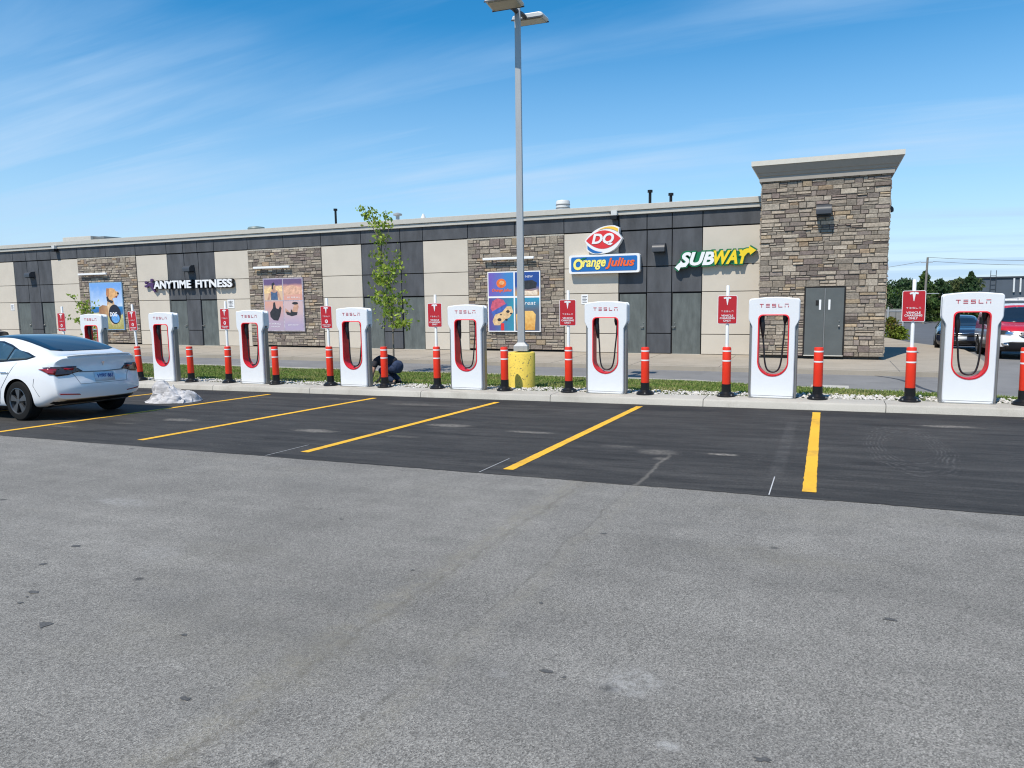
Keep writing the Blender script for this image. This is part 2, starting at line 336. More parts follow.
# ---------------------------------------------------------------- ground heights
def cl(x, a, b): return max(a, min(b, x))
def kerb_top(X): return .008+.0129*(cl(X, -26, 8)+13.32)
def lot(X, Y): return kerb_top(X)-.0279*(Y-14.18)-.15
def back(X, Y): return -.10-.30*cl((Y-28)/12, 0, 1)
def lawn(X, Y): t = cl((Y-14.8)/(18.7-14.8), 0, 1); return (kerb_top(X)-.02)*(1-t)+(-.07)*t
def grid(name, m, xs, ys, zf, smooth=True):
    mb = MB(); nx, ny = len(xs), len(ys)
    mb.add([(x, y, zf(x, y)) for y in ys for x in xs], [(j*nx+i, j*nx+i+1, (j+1)*nx+i+1, (j+1)*nx+i) for j in range(ny-1) for i in range(nx-1)])
    return mb.build(name, m, smooth=smooth)
L = lambda a, b, n: [a+(b-a)*i/n for i in range(n+1)]
struct(grid('ground', M['field'], [-3000, -300, -80, 80, 300, 3000], [-3000, -200, 0, 100, 300, 3000], lambda x, y: -.9))
struct(grid('car_park', M['old'], L(-60, 34, 94), L(-40, 7.0, 20), lambda x, y: lot(x, y)))
struct(grid('parking_bays', M['new'], L(-60, -20, 40)+L(-20, 8, 700)[1:]+L(8, 34, 26)[1:], L(6.9, 13.70, 8), lambda x, y: lot(x, y)+.004))
struct(grid('service_road', M['road'], L(-90, 60, 30), [15.1, 20, 24, 28, 31, 34, 37, 40, 60], back))
struct(grid('far_road', M['farroad'], L(-90, 120, 10), [33, 40, 60, 78], lambda x, y: back(x, y)+.006))
pbo = bpy.data.objects['parking_bays']
for v_ in pbo.data.vertices:
    if v_.co.y < 6.91: v_.co.y += .022*noise.noise(Vector((v_.co.x*1.3, 0, 0)))+.016*noise.noise(Vector((v_.co.x*9, 0, 4)))
# yellow lines
def painted(x0, x1, y0, y1):
    mb = MB(); n = int((y1-y0)/.035); vs = []
    for i in range(n+1):
        y = y0+(y1-y0)*i/n; e = lambda k: .005*noise.noise(Vector((y*9, x0*3+k, 1)))+.005*noise.noise(Vector((y*31, x0*3+k, 5)))
        ey = .012*noise.noise(Vector((x0, i, 2))) if i in (0, n) else 0
        for x in (x0+e(0), (x0+x1)/2, x1+e(7)): vs.append((x, y+ey, lot(x, y)+.008))
    mb.add(vs, [(i*3+j, i*3+j+1, i*3+j+4, i*3+j+3) for i in range(n) for j in range(2)]); return struct(mb.build('painted_line', M['paint']))
def strip(name, m, x0, x1, y0, y1, dz=.008):
    return struct(grid(name, m, [x0, x1], L(y0, y1, 8), lambda x, y: lot(x, y)+dz))
for xc in (-18.0, -15.0, -12.0, -9.04, -6.08, -3.17, -.085, 2.95, 5.95):
    painted(xc-.062, xc+.062, (7.0 if -12.5 < xc < -11.5 else 7.28) if xc < -5 else 7.16, 13.22 if xc < -5 else 13.35)
for xc in (-.43, -3.42, -6.4): strip('chalk_mark', M['ghost'], xc, xc+.011, 6.92, 7.75)
for i, (x, y) in enumerate([(-3.91, 2.48), (-4.37, 2.62), (-4.48, 2.77), (-4.95, 3.14), (-5.13, 3.51), (-2.47, 3.97), (-3.08, 2.66), (-2.53, 2.17), (-3.69, 4.84), (-0.16, 2.66), (-1.15, 3.00), (-1.47, 3.76), (0.38, 4.23), (-1.51, 5.21), (-.10, 2.60), (-1.05, 2.97), (-4.43, 2.70)]):
    mb = MB(); r = (.052, .02, .03, .03, .03, .018, .02, .022, .016, .022, .024, .02, .028, .02, .012, .014, .012)[i]; e_ = random.uniform(.9, 1.6); pp = [(x+r*random.uniform(.35, 1.35)*math.cos(2*pi*k/11)*e_, y+r*random.uniform(.3, 1.2)*math.sin(2*pi*k/11)) for k in range(11)]
    mb.add([(a, b, lot(a, b)+.003) for a, b in pp], [tuple(range(11))]); struct(mb.build('oil_stain', M['oil']))
# kerb: long concrete segments with open joints
mb = MB(); x = -60
while x < 16:
    x1 = x+3.05; a, b = x+.006, x1-.006
    prof = [(13.66, -.35), (13.69, -.03), (13.72, -.004), (13.76, 0), (14.30, 0), (14.30, -.35)]
    n = len(prof); vs = [(a, y, kerb_top(a)+z) for y, z in prof]+[(b, y, kerb_top(b)+z) for y, z in prof]
    mb.add(vs, [tuple(range(n)), tuple(range(2*n-1, n-1, -1))]+[(i, i+n, (i+1) % n+n, (i+1) % n) for i in range(n)]); x = x1
k = mb.build('kerb', M['kerb']); smooth_angle(k, 50); struct(k)
# lawn strip
def lawn_back(X): return 18.6 if X < -3 else max(15.25, 18.6-(X+3)*.40)
mb = MB(); xs = L(-60, 12, 72); t = L(0, 1, 6)
mb.add([(x, 14.29+(lawn_back(x)-14.29)*k, lawn(x, 14.29+(lawn_back(x)-14.29)*k)-.015) for k in t for x in xs],
       [(j*73+i, j*73+i+1, (j+1)*73+i+1, (j+1)*73+i) for j in range(6) for i in range(72)])
struct(mb.build('lawn', M['soil'], smooth=True))
mb = MB()
for i in range(72):
    a, b = xs[i], xs[i+1]; ya, yb = lawn_back(a), lawn_back(b)
    za, zb = max(lawn(a, ya), -.05)+.0, max(lawn(b, yb), -.05)
    mb.add([(a, ya, -.3), (a, ya+.13, -.3), (b, yb+.13, -.3), (b, yb, -.3), (a, ya, za), (a, ya+.13, za), (b, yb+.13, zb), (b, yb, zb)], [(4, 7, 6, 5), (1, 5, 6, 2), (0, 3, 7, 4)])
struct(mb.build('road_edging', M['kerb']))
# pavement in front of the building and round its right corner
def side_edge(Y):      # x of the pavement's right edge
    if Y < 21.55: return -99
    if Y < 24.6: return 2.6+1.75*math.sin(math.acos(cl(1-(Y-21.5)/3.1, -1, 1)))
    if Y < 32: return 4.35+.55*(Y-24.6)/7.4
    return 4.9-1.8*((Y-32)/12)**1.2
def pav_z(X, Y): return back(X, Y)+.125
mb = MB(); ys = [21.5, 21.56, 21.7, 22, 22.5, 23.1, 23.8, 24.6, 26, 28, 30, 32, 34, 37, 40, 44]; rows = []
for Y in ys:
    e = side_edge(max(Y, 21.56)); x0 = -70 if Y <= 26.2 else 1.0
    rows.append([x0+(e-x0)*k/12 for k in range(13)])
vs = [(x, Y, pav_z(x, Y)) for Y, r in zip(ys, rows) for x in r]; fs = []
for j in range(len(ys)-1):
    if ys[j] < 26.0 or ys[j] >= 26:
        fs += [(j*13+i, j*13+i+1, (j+1)*13+i+1, (j+1)*13+i) for i in range(12)]
mb.add(vs, fs)
n0 = len(vs); edge = [(r[-1], Y) for Y, r in zip(ys, rows)]; front = [(x, 21.5) for x in rows[0]]+edge[1:]
mb.add([(x, y, pav_z(x, y)) for x, y in front]+[(x, y, -.6) for x, y in front], [(i, i+len(front), i+1+len(front), i+1) for i in range(len(front)-1)])
struct(mb.build('pavement', M['conc']))
mb = MB()       # saw-cut joints, kept as thin dark inlays
for x in [-60+2.6*i for i in range(24)]+[1.86]: mb.box(x-.007, x+.007, 21.52, 25.9 if x < 1.7 else 24.9, .0235, .0272)
mb.box(-60, 3, 21.80, 21.812, .0235, .0272)
struct(mb.build('pavement_joint', M['tar']))
mb = MB(); mb.box(-.25, .55, 17.75, 18.45, -.12, -.045); struct(mb.build('concrete_pad', M['cap']))
mb = MB(); pts = [(1.30, 21.45), (1.62, 21.0), (1.80, 20.6), (2.0, 19.7), (2.08, 19.0), (2.25, 18.3), (2.45, 17.6)]
for (a, b), (c, d) in zip(pts, pts[1:]): mb.add([(a-.05, b, back(a, b)+.004), (a+.05, b, back(a, b)+.004), (c+.05, d, back(c, d)+.004), (c-.05, d, back(c, d)+.004)], [(0, 1, 2, 3)])
struct(mb.build('road_crack', M['tar']))

# grass blades (uncountable) and limestone chips
def grass_blades(n):
    X = rng.uniform(-32, 9, n*2); Y = rng.uniform(14.78, 18.6, n*2)
    lb = np.where(X < -3, 18.55, np.maximum(15.2, 18.55-(X+3)*.40)); edge = 14.90+.10*np.sin(X*2.1)+.06*np.sin(X*7.3)
    k = (Y < lb) & (Y > edge); X = X[k][:n]; Y = Y[k][:n]; n = len(X)
    Xc = np.clip(X, -26, 8); kt = .008+.0129*(Xc+13.32)-.02; t = np.clip((Y-14.8)/3.9, 0, 1); Z = kt*(1-t)-.07*t-.02
    a = rng.uniform(0, 2*pi, n); pn = np.array([noise.noise(Vector((x*.8, y*1.6, 0))) for x, y in zip(X, Y)])
    h = rng.uniform(.03, .075, n)*(1+.5*pn); wd = rng.uniform(.010, .02, n); ln = rng.uniform(-.05, .05, (n, 2))
    v = np.zeros((n, 3, 3)); v[:, 0] = np.stack([X-wd*np.cos(a), Y-wd*np.sin(a), Z], 1); v[:, 1] = np.stack([X+wd*np.cos(a), Y+wd*np.sin(a), Z], 1)
    v[:, 2] = np.stack([X+ln[:, 0], Y+ln[:, 1], Z+h], 1)
    me = bpy.data.meshes.new('grass'); me.vertices.add(3*n); me.vertices.foreach_set('co', v.ravel())
    me.loops.add(3*n); me.loops.foreach_set('vertex_index', np.arange(3*n)); me.polygons.add(n); me.polygons.foreach_set('loop_start', np.arange(0, 3*n, 3))
    c0 = np.array([.21, .31, .06]); c1 = np.array([.46, .42, .18]); c2 = np.array([.09, .17, .03])
    q = np.clip(.28+.9*pn+rng.normal(0, .22, n), 0, 1)[:, None]; r = rng.uniform(0, 1, n)[:, None]
    c = (c0*(1-q)+c1*q)*(.75+.25*r)+0*c2; c = np.where(r < .22, c2, c)
    at = me.attributes.new('Col', 'FLOAT_COLOR', 'FACE'); at.data.foreach_set('color', np.hstack([c, np.ones((n, 1))]).ravel())
    me.update(calc_edges=True); me.materials.append(M['grass']); o = bpy.data.objects.new('grass', me); COL.objects.link(o); struct(o, 'stuff')
grass_blades(130000)
mb = MB()
for i in range(12500):
    X = random.uniform(-24, 6); Y = random.gauss(14.60, .22)
    if Y < 14.24 or Y > 15.12: continue
    dens = noise.noise(Vector((X*.9, 0, 3)))
    if random.random() > .66+dens*.7: continue
    s = random.uniform(.015, .042); z = kerb_top(X)-.012+s*.3*random.random(); c = random.uniform(.40, .64); tint = random.choice(((1, .95, .86), (1, .97, .93), (.95, .88, .78)))
    q = [(random.uniform(.6, 1)*a, random.uniform(.6, 1)*b, random.uniform(.6, 1)*d) for a, b, d in ((1, 0, .2), (.3, .9, .1), (-.8, .5, .2), (-.8, -.5, .1), (.3, -1, .2), (.1, .05, .75), (0, 0, -.5))]
    ra = random.uniform(0, 6.3); ca, sa = math.cos(ra), math.sin(ra)
    vs = [(X+s*(a*ca-b*sa), Y+s*(a*sa+b*ca)*.9, z+s*d) for a, b, d in q]
    mb.add(vs, [(i, (i+1) % 5, 5) for i in range(5)]+[((i+1) % 5, i, 6) for i in range(5)], col=tuple(c*t for t in tint))
struct(mb.build('gravel', M['gravel'], colors=True), 'stuff')

# ================================================================ commercial building
FY = 26.15
bld = thing('commercial_building', 'long low commercial building with beige panels, charcoal bays, ledge stone and a stone corner tower', 'building', (-20, FY, 0))
def bpart(mbx, name, mats, parent=None, **k):       # vertices given in world space
    o = mbx.build(name, mats, None, **k); o.parent = parent or bld
    ofs = Vector((20, -FY, 0)) if (parent is None or parent.parent == bld) else Vector((0, 0, 0))
    if parent is None: o.location = ofs
    return o
mb = MB(); mb.box(-57, -1.0, FY+.10, 47, -.6, 5.05, 0); mb.box(-1.0, 1.3, 29.3, 47, -.6, 5.05, 0)
bpart(mb, 'wall_core', M['joint'])
mb = MB(); mb.box(-56.8, 1.2, FY+.5, 46.8, 5.05, 5.12); bpart(mb, 'roof', M['cap'])
bays = [(-52.6, -49.5), (-41.35, -38.22), (-29.70, -26.62), (-18.30, -15.27), (-7.03, -4.03)]
stones = [(-47.4, -43.2), (-36.12, -31.82), (-24.56, -20.40), (-13.20, -9.14)]
mull = {-52.6: (-51.5, -50.6), -41.35: (-40.27, -39.32), -29.70: (-28.60, -27.68), -18.30: (-17.28, -16.35), -7.03: (-5.99, -5.09)}
rows = [(.03, .74), (.74, 2.235), (2.235, 3.17), (3.17, 4.47)]; G = .012
sect = sorted(bays+stones); edges = [-57]+[e for s in sect for e in s]+[-2.05]
segs = [(edges[i], edges[i+1]) for i in range(0, len(edges), 2)]
for a, b in segs:
    mb = MB()
    for z0, z1 in rows: mb.box(a+G, b-G, FY, FY+.12, z0+G, z1-G)
    bpart(mb, 'beige_wall', M['beige'], bevel=.006)
# notice plates are separate things, further down
for a, b in bays:
    m1, m2 = mull[a]; mb = MB()
    for x0, x1 in ((a, m1), (m1, m2), (m2, b)):
        for z0, z1 in ((2.235, 3.17), (3.17, 4.47)): mb.box(x0+.016, x1-.016, FY+.02, FY+.12, z0+.016, z1-.016)
    for z0, z1 in ((.03, .76), (.76, 2.235)): mb.box(m1+.016, m2-.016, FY+.02, FY+.12, z0+.016, z1-.016)
    bpart(mb, 'charcoal_bay', M['dark'], bevel=.006)
    for x0, x1, hx in ((a, m1, m1-.12), (m2, b, m2+.12)):
        mb = MB(); mb.box(x0+.035, x1-.035, FY+.06, FY+.12, .03, 2.19)
        d = bpart(mb, 'door', M['door'], bevel=.004)
        mb = MB(); mb.lathe([(.028, 0), (.028, -.05), (.018, -.06), (.0, -.065)], 10, (hx, FY+.06, 1.0), 'y')
        ml = MB(); ml.lathe([(.02, 0), (.02, -.02), (.0, -.022)], 10, (hx, FY+.06, 1.14), 'y'); ml.build('lock', M['steel'], d)
        mb.box(hx-.10, hx+.02, FY-.01, FY+.01, .985, 1.01)
        mb.build('handle', M['steel'], d)
        mb = MB(); mb.box(x0+.035, x1-.035, FY-.03, FY+.10, .0, .028); mb.build('threshold', M['cap2'], d)
# ledge stone
PAL = [(.33, .285, .235), (.28, .25, .215), (.37, .325, .27), (.17, .14, .13), (.38, .30, .205), (.24, .205, .19), (.43, .385, .325), (.36, .265, .18), (.20, .16, .155)]
WT = [6, 6, 5, 1.8, 1.3, 4, 3.5, .9, 2]
def stonework(mb, P0, U, N, W, z0, z1):
    """irregular ledge stone on a wall: P0 lower-left corner, U along, N outward"""
    z = z0
    def stone(u0, u1, a, b):
        g = .008; pr = random.uniform(.018, .046); c = random.choices(PAL, WT)[0]; c = tuple(a_*.80+b_*.20 for a_, b_ in zip(c, (.305, .265, .215))); k = random.uniform(.84, 1.16); col = (c[0]*k*.93, c[1]*k*.90, c[2]*k*.86)
        j = lambda: random.uniform(-.006, .006)
        base = [(u0+g, a+g), (u1-g, a+g), (u1-g, b-g), (u0+g, b-g)]; ins = random.uniform(.008, .018)
        fr = [(u0+g+ins+j(), a+g+ins+j()), (u1-g-ins+j(), a+g+ins+j()), (u1-g-ins+j(), b-g-ins+j()), (u0+g+ins+j(), b-g-ins+j())]
        P = lambda u, zz, d: (P0[0]+U[0]*u+N[0]*d, P0[1]+U[1]*u+N[1]*d, zz)
        tl = random.uniform(-.016, .012)
        vs = [P(u, zz, 0) for u, zz in base]+[P(u, zz, pr*.75) for u, zz in base]+[P(u, zz, pr+random.uniform(-.006, .006)+(tl if q > 1 else -tl)) for q, (u, zz) in enumerate(fr)]
        mb.add(vs, [(i, (i+1) % 4, (i+1) % 4+4, i+4) for i in range(4)]+[(i+4, (i+1) % 4+4, (i+1) % 4+8, i+8) for i in range(4)]+[(8, 9, 10, 11)], col=col)
    while z < z1-.02:
        h = random.choice((.10, .12, .135, .15, .18, .21)); h = min(h, z1-z)
        if z1-(z+h) < .07: h = z1-z
        u = 0
        while u < W-.01:
            l = random.uniform(.22, .56)
            if W-(u+l) < .2: l = W-u
            r = random.random()
            if h > .145 and r < .5:
                k = random.uniform(.38, .62); stone(u, u+l, z, z+h*k)
                if random.random() < .35: q = u+l*random.uniform(.35, .65); stone(u, q, z+h*k, z+h); stone(q, u+l, z+h*k, z+h)
                else: stone(u, u+l, z+h*k, z+h)
            elif l > .42 and r < .75: q = u+l*random.uniform(.3, .7); stone(u, q, z, z+h); stone(q, u+l, z, z+h)
            else: stone(u, u+l, z, z+h)
            u += l
        z += h
for a, b in stones:
    mb = MB(); mb.box(a, b, FY+.0, FY+.12, .10, 4.42, col=(.10, .09, .08)); mb.box(a, b, FY-.03, FY+.13, 4.42, 4.475, col=(.42, .39, .33))
    stonework(mb, (a+.01, FY), (1, 0), (0, -1), b-a-.02, .10, 4.42)
    bpart(mb, 'stone_panel', M['stone'], colors=True)
# charcoal frieze
mb = MB(); cuts = sorted(set([-57]+[e for s in sect for e in s]+[m for v in mull.values() for m in v]+[a+(b-a)*.5 for a, b in stones]+[-45.3, -2.05]))
for a, b in zip(cuts, cuts[1:]): mb.box(a+.014, b-.014, FY-.015, FY+.12, 4.50, 5.04)
bpart(mb, 'frieze', M['dark'], bevel=.006)
mb = MB(); mb.box(-57.1, -2.05, FY-.10, FY+.5, 5.04, 5.165); mb.box(-57.1, -2.05, FY-.07, FY+.48, 5.165, 5.19); mb.box(-57.15, -2.05, FY-.15, FY+.55, 5.19, 5.385)
bpart(mb, 'parapet', M['cap'], bevel=.008)
# corner tower
TX0, TX1, TY = -2.07, 1.735, 25.12
tower = MB(); tower.box(TX0+.06, TX1-.06, TY+.06, 29.4, .12, 5.76, col=(.10, .09, .08))
TH = [(-.60, .52)]
S0 = MB()
stonework(tower, (TX0+.05, TY+.055), (1, 0), (0, -1), -.64-(TX0+.05), .12, 2.33)
stonework(tower, (.56, TY+.055), (1, 0), (0, -1), TX1-.05-.56, .12, 2.33)
stonework(tower, (TX0+.05, TY+.055), (1, 0), (0, -1), TX1-TX0-.10, 2.33, 5.74)
stonework(tower, (TX1-.055, TY+.05), (0, 1), (1, 0), 4.3, .12, 5.74)
stonework(tower, (TX0+.055, TY+1.0), (0, -1), (-1, 0), .98, .12, 5.74)
tower.box(TX0+.16, TX1-.16, TY+.16, 29.3, -.2, .12, col=(.10, .09, .08))
tw = bpart(tower, 'stone_tower', M['stone'], colors=True)
def extr_ring(mbx, prof, x0, x1, y0, y1, m=0):   # mitred cornice round four sides
    vs = []; n = len(prof)
    for o, z in prof: vs += [(x0-o, y0-o, z), (x1+o, y0-o, z), (x1+o, y1+o, z), (x0-o, y1+o, z)]
    mbx.add(vs, [(k*4+i, k*4+(i+1) % 4, (k+1)*4+(i+1) % 4, (k+1)*4+i) for k in range(n-1) for i in range(4)]+[(3, 2, 1, 0), tuple((n-1)*4+i for i in range(4))], m)
mb = MB(); extr_ring(mb, [(0, 5.70), (.035, 5.70), (.035, 5.86), (.07, 5.88), (.10, 5.95), (.105, 5.965), (.13, 5.97), (.24, 6.165), (.24, 6.18)], TX0, TX1, TY, 29.4, 0)
extr_ring(mb, [(.0, 6.18), (.272, 6.18), (.272, 6.33), (.0, 6.345)], TX0, TX1, TY, 29.4, 1)
mb.build('cornice', [M['cornice'], M['cap2']], tw)
# double service door in the tower
mb = MB(); mb.box(-.64, .56, TY+.0, TY+.055, .10, 2.32); o = mb.build('door_frame', M['joint'], tw)
for x0, x1 in ((-.60, -.055), (-.015, .52)):
    mb = MB(); mb.box(x0, x1, TY-.025, TY+.02, .11, 2.285)
    d = mb.build('service_door', M['door2'], tw, bevel=.005)
mb = MB(); mb.lathe([(.03, 0), (.03, -.05), (.0, -.065)], 10, (.40, TY-.025, 1.08), 'y'); mb.lathe([(.02, 0), (.02, -.02), (.0, -.022)], 10, (.40, TY-.025, 1.24), 'y'); mb.build('door_knob', M['steel'], tw)
mb = MB(); mb.box(-.052, -.018, TY-.04, TY+.01, .11, 2.28); mb.build('astragal', M['steel'], tw)
mb = MB(); mb.box(-.62, .54, TY-.07, TY+.02, .128, .15); mb.build('door_sill', M['cap2'], tw)
for x in (-.17, .10):
    mb = MB(); mb.box(x-.03, x+.03, TY-.031, TY-.0275, 1.60, 1.92); mb.build('door_notice', M['signwhite'], tw)
mb = MB(); mb.box(-.30, -.215, TY-.036, TY-.027, 1.74, 1.90); mb.build('door_vent', M['joint'], tw)

# wall lights
def wall_light(x, y, z, label, rz=0, w_=.34):
    t = thing('wall_light', label, 'wall light', (x, y, z), rz, 'grey downlights on the facade')
    mb = MB(); n = 6; pr = [(0, .125)]+[(-.10-.16*math.sin(pi/2*i/n), -.02+.145*math.cos(pi/2*i/n)) for i in range(n+1)]+[(-.26, -.10), (0, -.10)]
    k = len(pr); h = w_/2
    mb.add([(-h, a, b) for a, b in pr]+[(h, a, b) for a, b in pr], [tuple(range(k)), tuple(range(2*k-1, k-1, -1))]+[(i, i+k, (i+1) % k+k, (i+1) % k) for i in range(k)])
    o = mb.build('housing', M['dark_metal'], t); smooth_angle(o, 35); t.scale = (1.3, 1.3, 1.3)
    mb = MB(); mb.box(-h*.8, h*.8, -.22, -.04, -.125, -.10); mb.build('lens', M['black'], t)
    mb = MB(); mb.box(-h*.9, h*.9, -.03, .03, -.16, .14); mb.build('back_plate', M['dark_metal'], t)
M['dark_metal'] = mat('grey_metal', (.050, .054, .062), .45)
wall_light(-5.52, FY+.02, 3.80, 'grey box downlight on the charcoal bay between the two food signs')
wall_light(-28.16, FY+.02, 3.72, 'grey box downlight on the charcoal bay above the white lettering')
wall_light(-39.85, FY+.02, 3.72, 'grey box downlight on the charcoal bay farthest left')
wall_light(-.16, TY-.0, 4.70, 'grey box downlight on the stone tower above the double door')
wall_light(TX1+.0, 27.0, 4.75, 'grey box downlight on the shaded right side of the stone tower', pi/2, .2)
sl_ = [o for o in bpy.data.objects if o.get('label', '').startswith('grey box downlight on the shaded')][0]; sl_.scale = (.8, .7, .8); sl_.location.z = 4.82
for x, lb in ((-7.15, 'small dark floodlight under the roof edge above the red lens-shaped sign'), (-37.6, 'small dark floodlight under the roof edge above the left end of the wall')):
    t = thing('floodlight', lb, 'floodlight', (x, FY-.1, 5.05), 0, 'floodlights under the roof edge')
    mb = MB(); mb.box(-.11, .11, -.16, -.02, -.02, .15); mb.build('bracket', M['lamphood'], t)
    mb = MB(); mb.box(-.12, .12, -.20, .05, -.17, -.022); mb.box(-.16, -.125, -.15, -.02, .03, .13); mb.build('lamp_body', M['black'], t, bevel=.01)
# light bars above the posters
for x0, x1, lb in ((-35.9, -33.8, 'white light bar on the stone above the dog poster'), (-24.1, -22.05, 'white light bar on the stone above the fitness poster'), (-12.46, -10.3, 'white light bar on the stone above the dessert poster')):
    t = thing('light_bar', lb, 'light bar', ((x0+x1)/2, FY-.06, 3.64), 0, 'light bars above the posters'); h = (x1-x0)/2
    mb = MB(); mb.box(-h, h, -.16, -.06, -.05, .045); mb.build('bar', M['signwhite'], t, bevel=.015)
    for s in (-1, 1): mb = MB(); mb.box(s*h*.7-.03, s*h*.7+.03, -.07, .06, -.03, .03); mb.build('bracket', M['steel'], t)
# little notices on the beige panels
for x, z, wd, h, lb in ((-41.75, 1.98, .30, .34, 'small white notice on the beige panel at the far left end'), (-25.75, 2.02, .42, .40, 'small white notice on the beige panel between door and fitness poster'), (-8.33, 2.02, .26, .36, 'small white notice on the beige panel under the blue sign')):
    t = thing('notice', lb, 'notice', (x, FY, z), 0, 'white notices on the beige wall')
    mb = MB(); mb.box(-wd/2, wd/2, -.012, -.001, -h/2, h/2); mb.build('plate', M['signwhite'], t)
    mb = MB()
    for i in range(5): mb.box(-wd*.34, wd*(.34-.1*(i % 2)), -.016, -.0125, h*(.3-.15*i)-.008, h*(.3-.15*i)+.012)
    mb.box(-.01, .01, -.017, -.0165, -.15, .15) if wd > .4 else None
    mb.build('print', M['dark_metal'], t)
# roof plant
def roof_thing(name, lb, cat, x, y, mats, fn, grp=None):
    t = thing(name, lb, cat, (x, y, 5.12), 0, grp); mb = MB(); fn(mb); o = mb.build('body', mats, t); smooth_angle(o, 40); return t
Z = 5.12
for x, top, r, lb in ((-22.43, 6.62, .055, 'tall black vent pipe on the roof left of the young tree top'), (-6.76, 6.42, .06, 'black vent pipe on the roof, taller one of the right-hand pair'), (-5.91, 6.24, .06, 'black vent pipe on the roof, shorter one of the right-hand pair')):
    t = roof_thing('vent_pipe', lb, 'pipe', x, 30, M['black'], lambda m: m.lathe([(r, 0), (r, top-Z-.10), (r*1.75, top-Z-.10), (r*1.75, top-Z), (r*1.3, top-Z)], 14), 'black vent pipes on the roof')
    mb = MB(); mb.lathe([(r*2.4, 0), (r*2, .08), (r*1.05, .16)], 14); mb.build('flashing', M['steel'], t)
t = roof_thing('roof_fan', 'squat silver cylinder fan on the roof above the beige wall', 'fan', -10.53, 30, M['lamphood'], lambda m: m.lathe([(.26, 0), (.26, .70), (.29, .72), (.30, 1.06), (.27, 1.12), (0, 1.14)], 22))
mb = MB(); mb.lathe([(.305, .78), (.315, .79), (.315, .81), (.305, .82)], 22); mb.lathe([(.305, .92), (.315, .93), (.315, .95), (.305, .96)], 22); mb.build('hoop', M['steel'], t)
t = roof_thing('roof_vent', 'small grey mushroom vent with flat cap on the roof right of the tree top', 'vent', -18.85, 30, M['poleg'], lambda m: m.lathe([(.09, 0), (.09, .92), (.12, .95), (.21, .97), (.22, 1.04), (.05, 1.10), (0, 1.11)], 16))
mb = MB(); mb.lathe([(.18, 0), (.16, .1), (.11, .14)], 16); mb.build('flashing', M['steel'], t)
t = roof_thing('roof_vent', 'small pale cone vent on the roof, right of the mushroom vent', 'vent', -17.45, 30, M['lamphood'], lambda m: m.lathe([(.12, 0), (.11, .72), (.14, .74), (.04, .96), (0, .98)], 16))
mb = MB(); mb.lathe([(.18, 0), (.16, .1), (.13, .14)], 16); mb.build('flashing', M['steel'], t)
t = roof_thing('roof_vent', 'small green-grey domed vent on the roof above the fitness poster', 'vent', -27.5, 30, mat('green_grey', (.16, .21, .20), .5), lambda m: m.lathe([(.40, 0), (.40, .74), (.46, .76), (.40, .86), (0, .92)], 18))
mb = MB(); mb.box(-.45, .45, -.45, .45, 0, .4); mb.build('kerb_box', M['steel'], t)
t = thing('rooftop_unit', 'low beige air-handling box on the roof at the left', 'air unit', (-41.4, 31, 5.12))
mb = MB(); mb.box(-1.5, 1.0, -.8, .8, .1, 1.03); mb.build('cabinet', M['cap'], t, bevel=.02)
mb = MB(); mb.box(.9, 1.9, -.6, .6, .85, .98); mb.build('hood', M['steel'], t); mb = MB(); mb.box(-1.4, .9, -.7, .7, 0, .1); mb.build('rail', M['steel'], t)

# ================================================================ shop signs
C_ = lambda n, c, r=.4: mat(n, c, r, var=.02 if n.startswith('sign') else .30, scale=9)
M['sgreen'] = C_('sign_green', (.005, .16, .06)); M['syellow'] = C_('sign_yellow', (.85, .62, .02)); M['sblue'] = C_('sign_blue', (.015, .14, .42)); M['sorange'] = C_('sign_orange', (.85, .13, .02))
M['sred'] = C_('sign_lens_red', (.68, .03, .035)); M['sgold'] = C_('sign_gold', (.90, .55, .06)); M['purple'] = C_('sign_purple', (.07, .03, .11)); M['spale'] = C_('sign_pale_yellow', (.90, .78, .18))
# white lettering
t = thing('shop_sign', 'long sign of white block letters with a dark running figure, across a charcoal bay', 'sign', (-28.2, FY, 2.99))
mb = MB(); put_text(mb, 'ANYTIME', -1.07, -.17, 0, h=.38, wd=2.48, depth=.05, offset=.030); mb.build('letters', M['signwhite'], t)
mb = MB(); put_text(mb, 'FITNESS', 1.62, -.17, 0, h=.38, wd=2.28, depth=.05, offset=.030); mb.build('letters', M['signwhite'], t)
mb = MB(); put_text(mb, 'ANYTIME', -1.07, -.09, 0, h=.44, wd=2.55, depth=.10, offset=.045); put_text(mb, 'FITNESS', 1.62, -.09, 0, h=.44, wd=2.35, depth=.10, offset=.045); mb.build('letter_returns', M['black'], t)
mb = MB()       # running figure
mb.lathe([(.0, -.14), (.085, -.13), (.085, -.05), (0, -.04)], 12, (-2.50, 0, .23), 'y')
mb.prism([(-2.72, .12), (-2.50, .14), (-2.36, .05), (-2.40, -.12), (-2.25, -.30), (-2.33, -.36), (-2.52, -.18), (-2.60, -.05), (-2.78, -.06), (-2.80, -.12), (-2.98, -.10), (-3.0, -.02), (-2.82, .02)], -.14, -.05)
mb.prism([(-2.78, .13), (-2.92, .05), (-2.98, .16), (-2.90, .20), (-2.86, .14), (-2.76, .19)], -.14, -.05)
mb.build('runner_emblem', M['purple'], t)
mb = MB(); mb.box(-2.6, 2.5, -.04, -.005, -.06, .04); mb.build('raceway', M['black'], t)
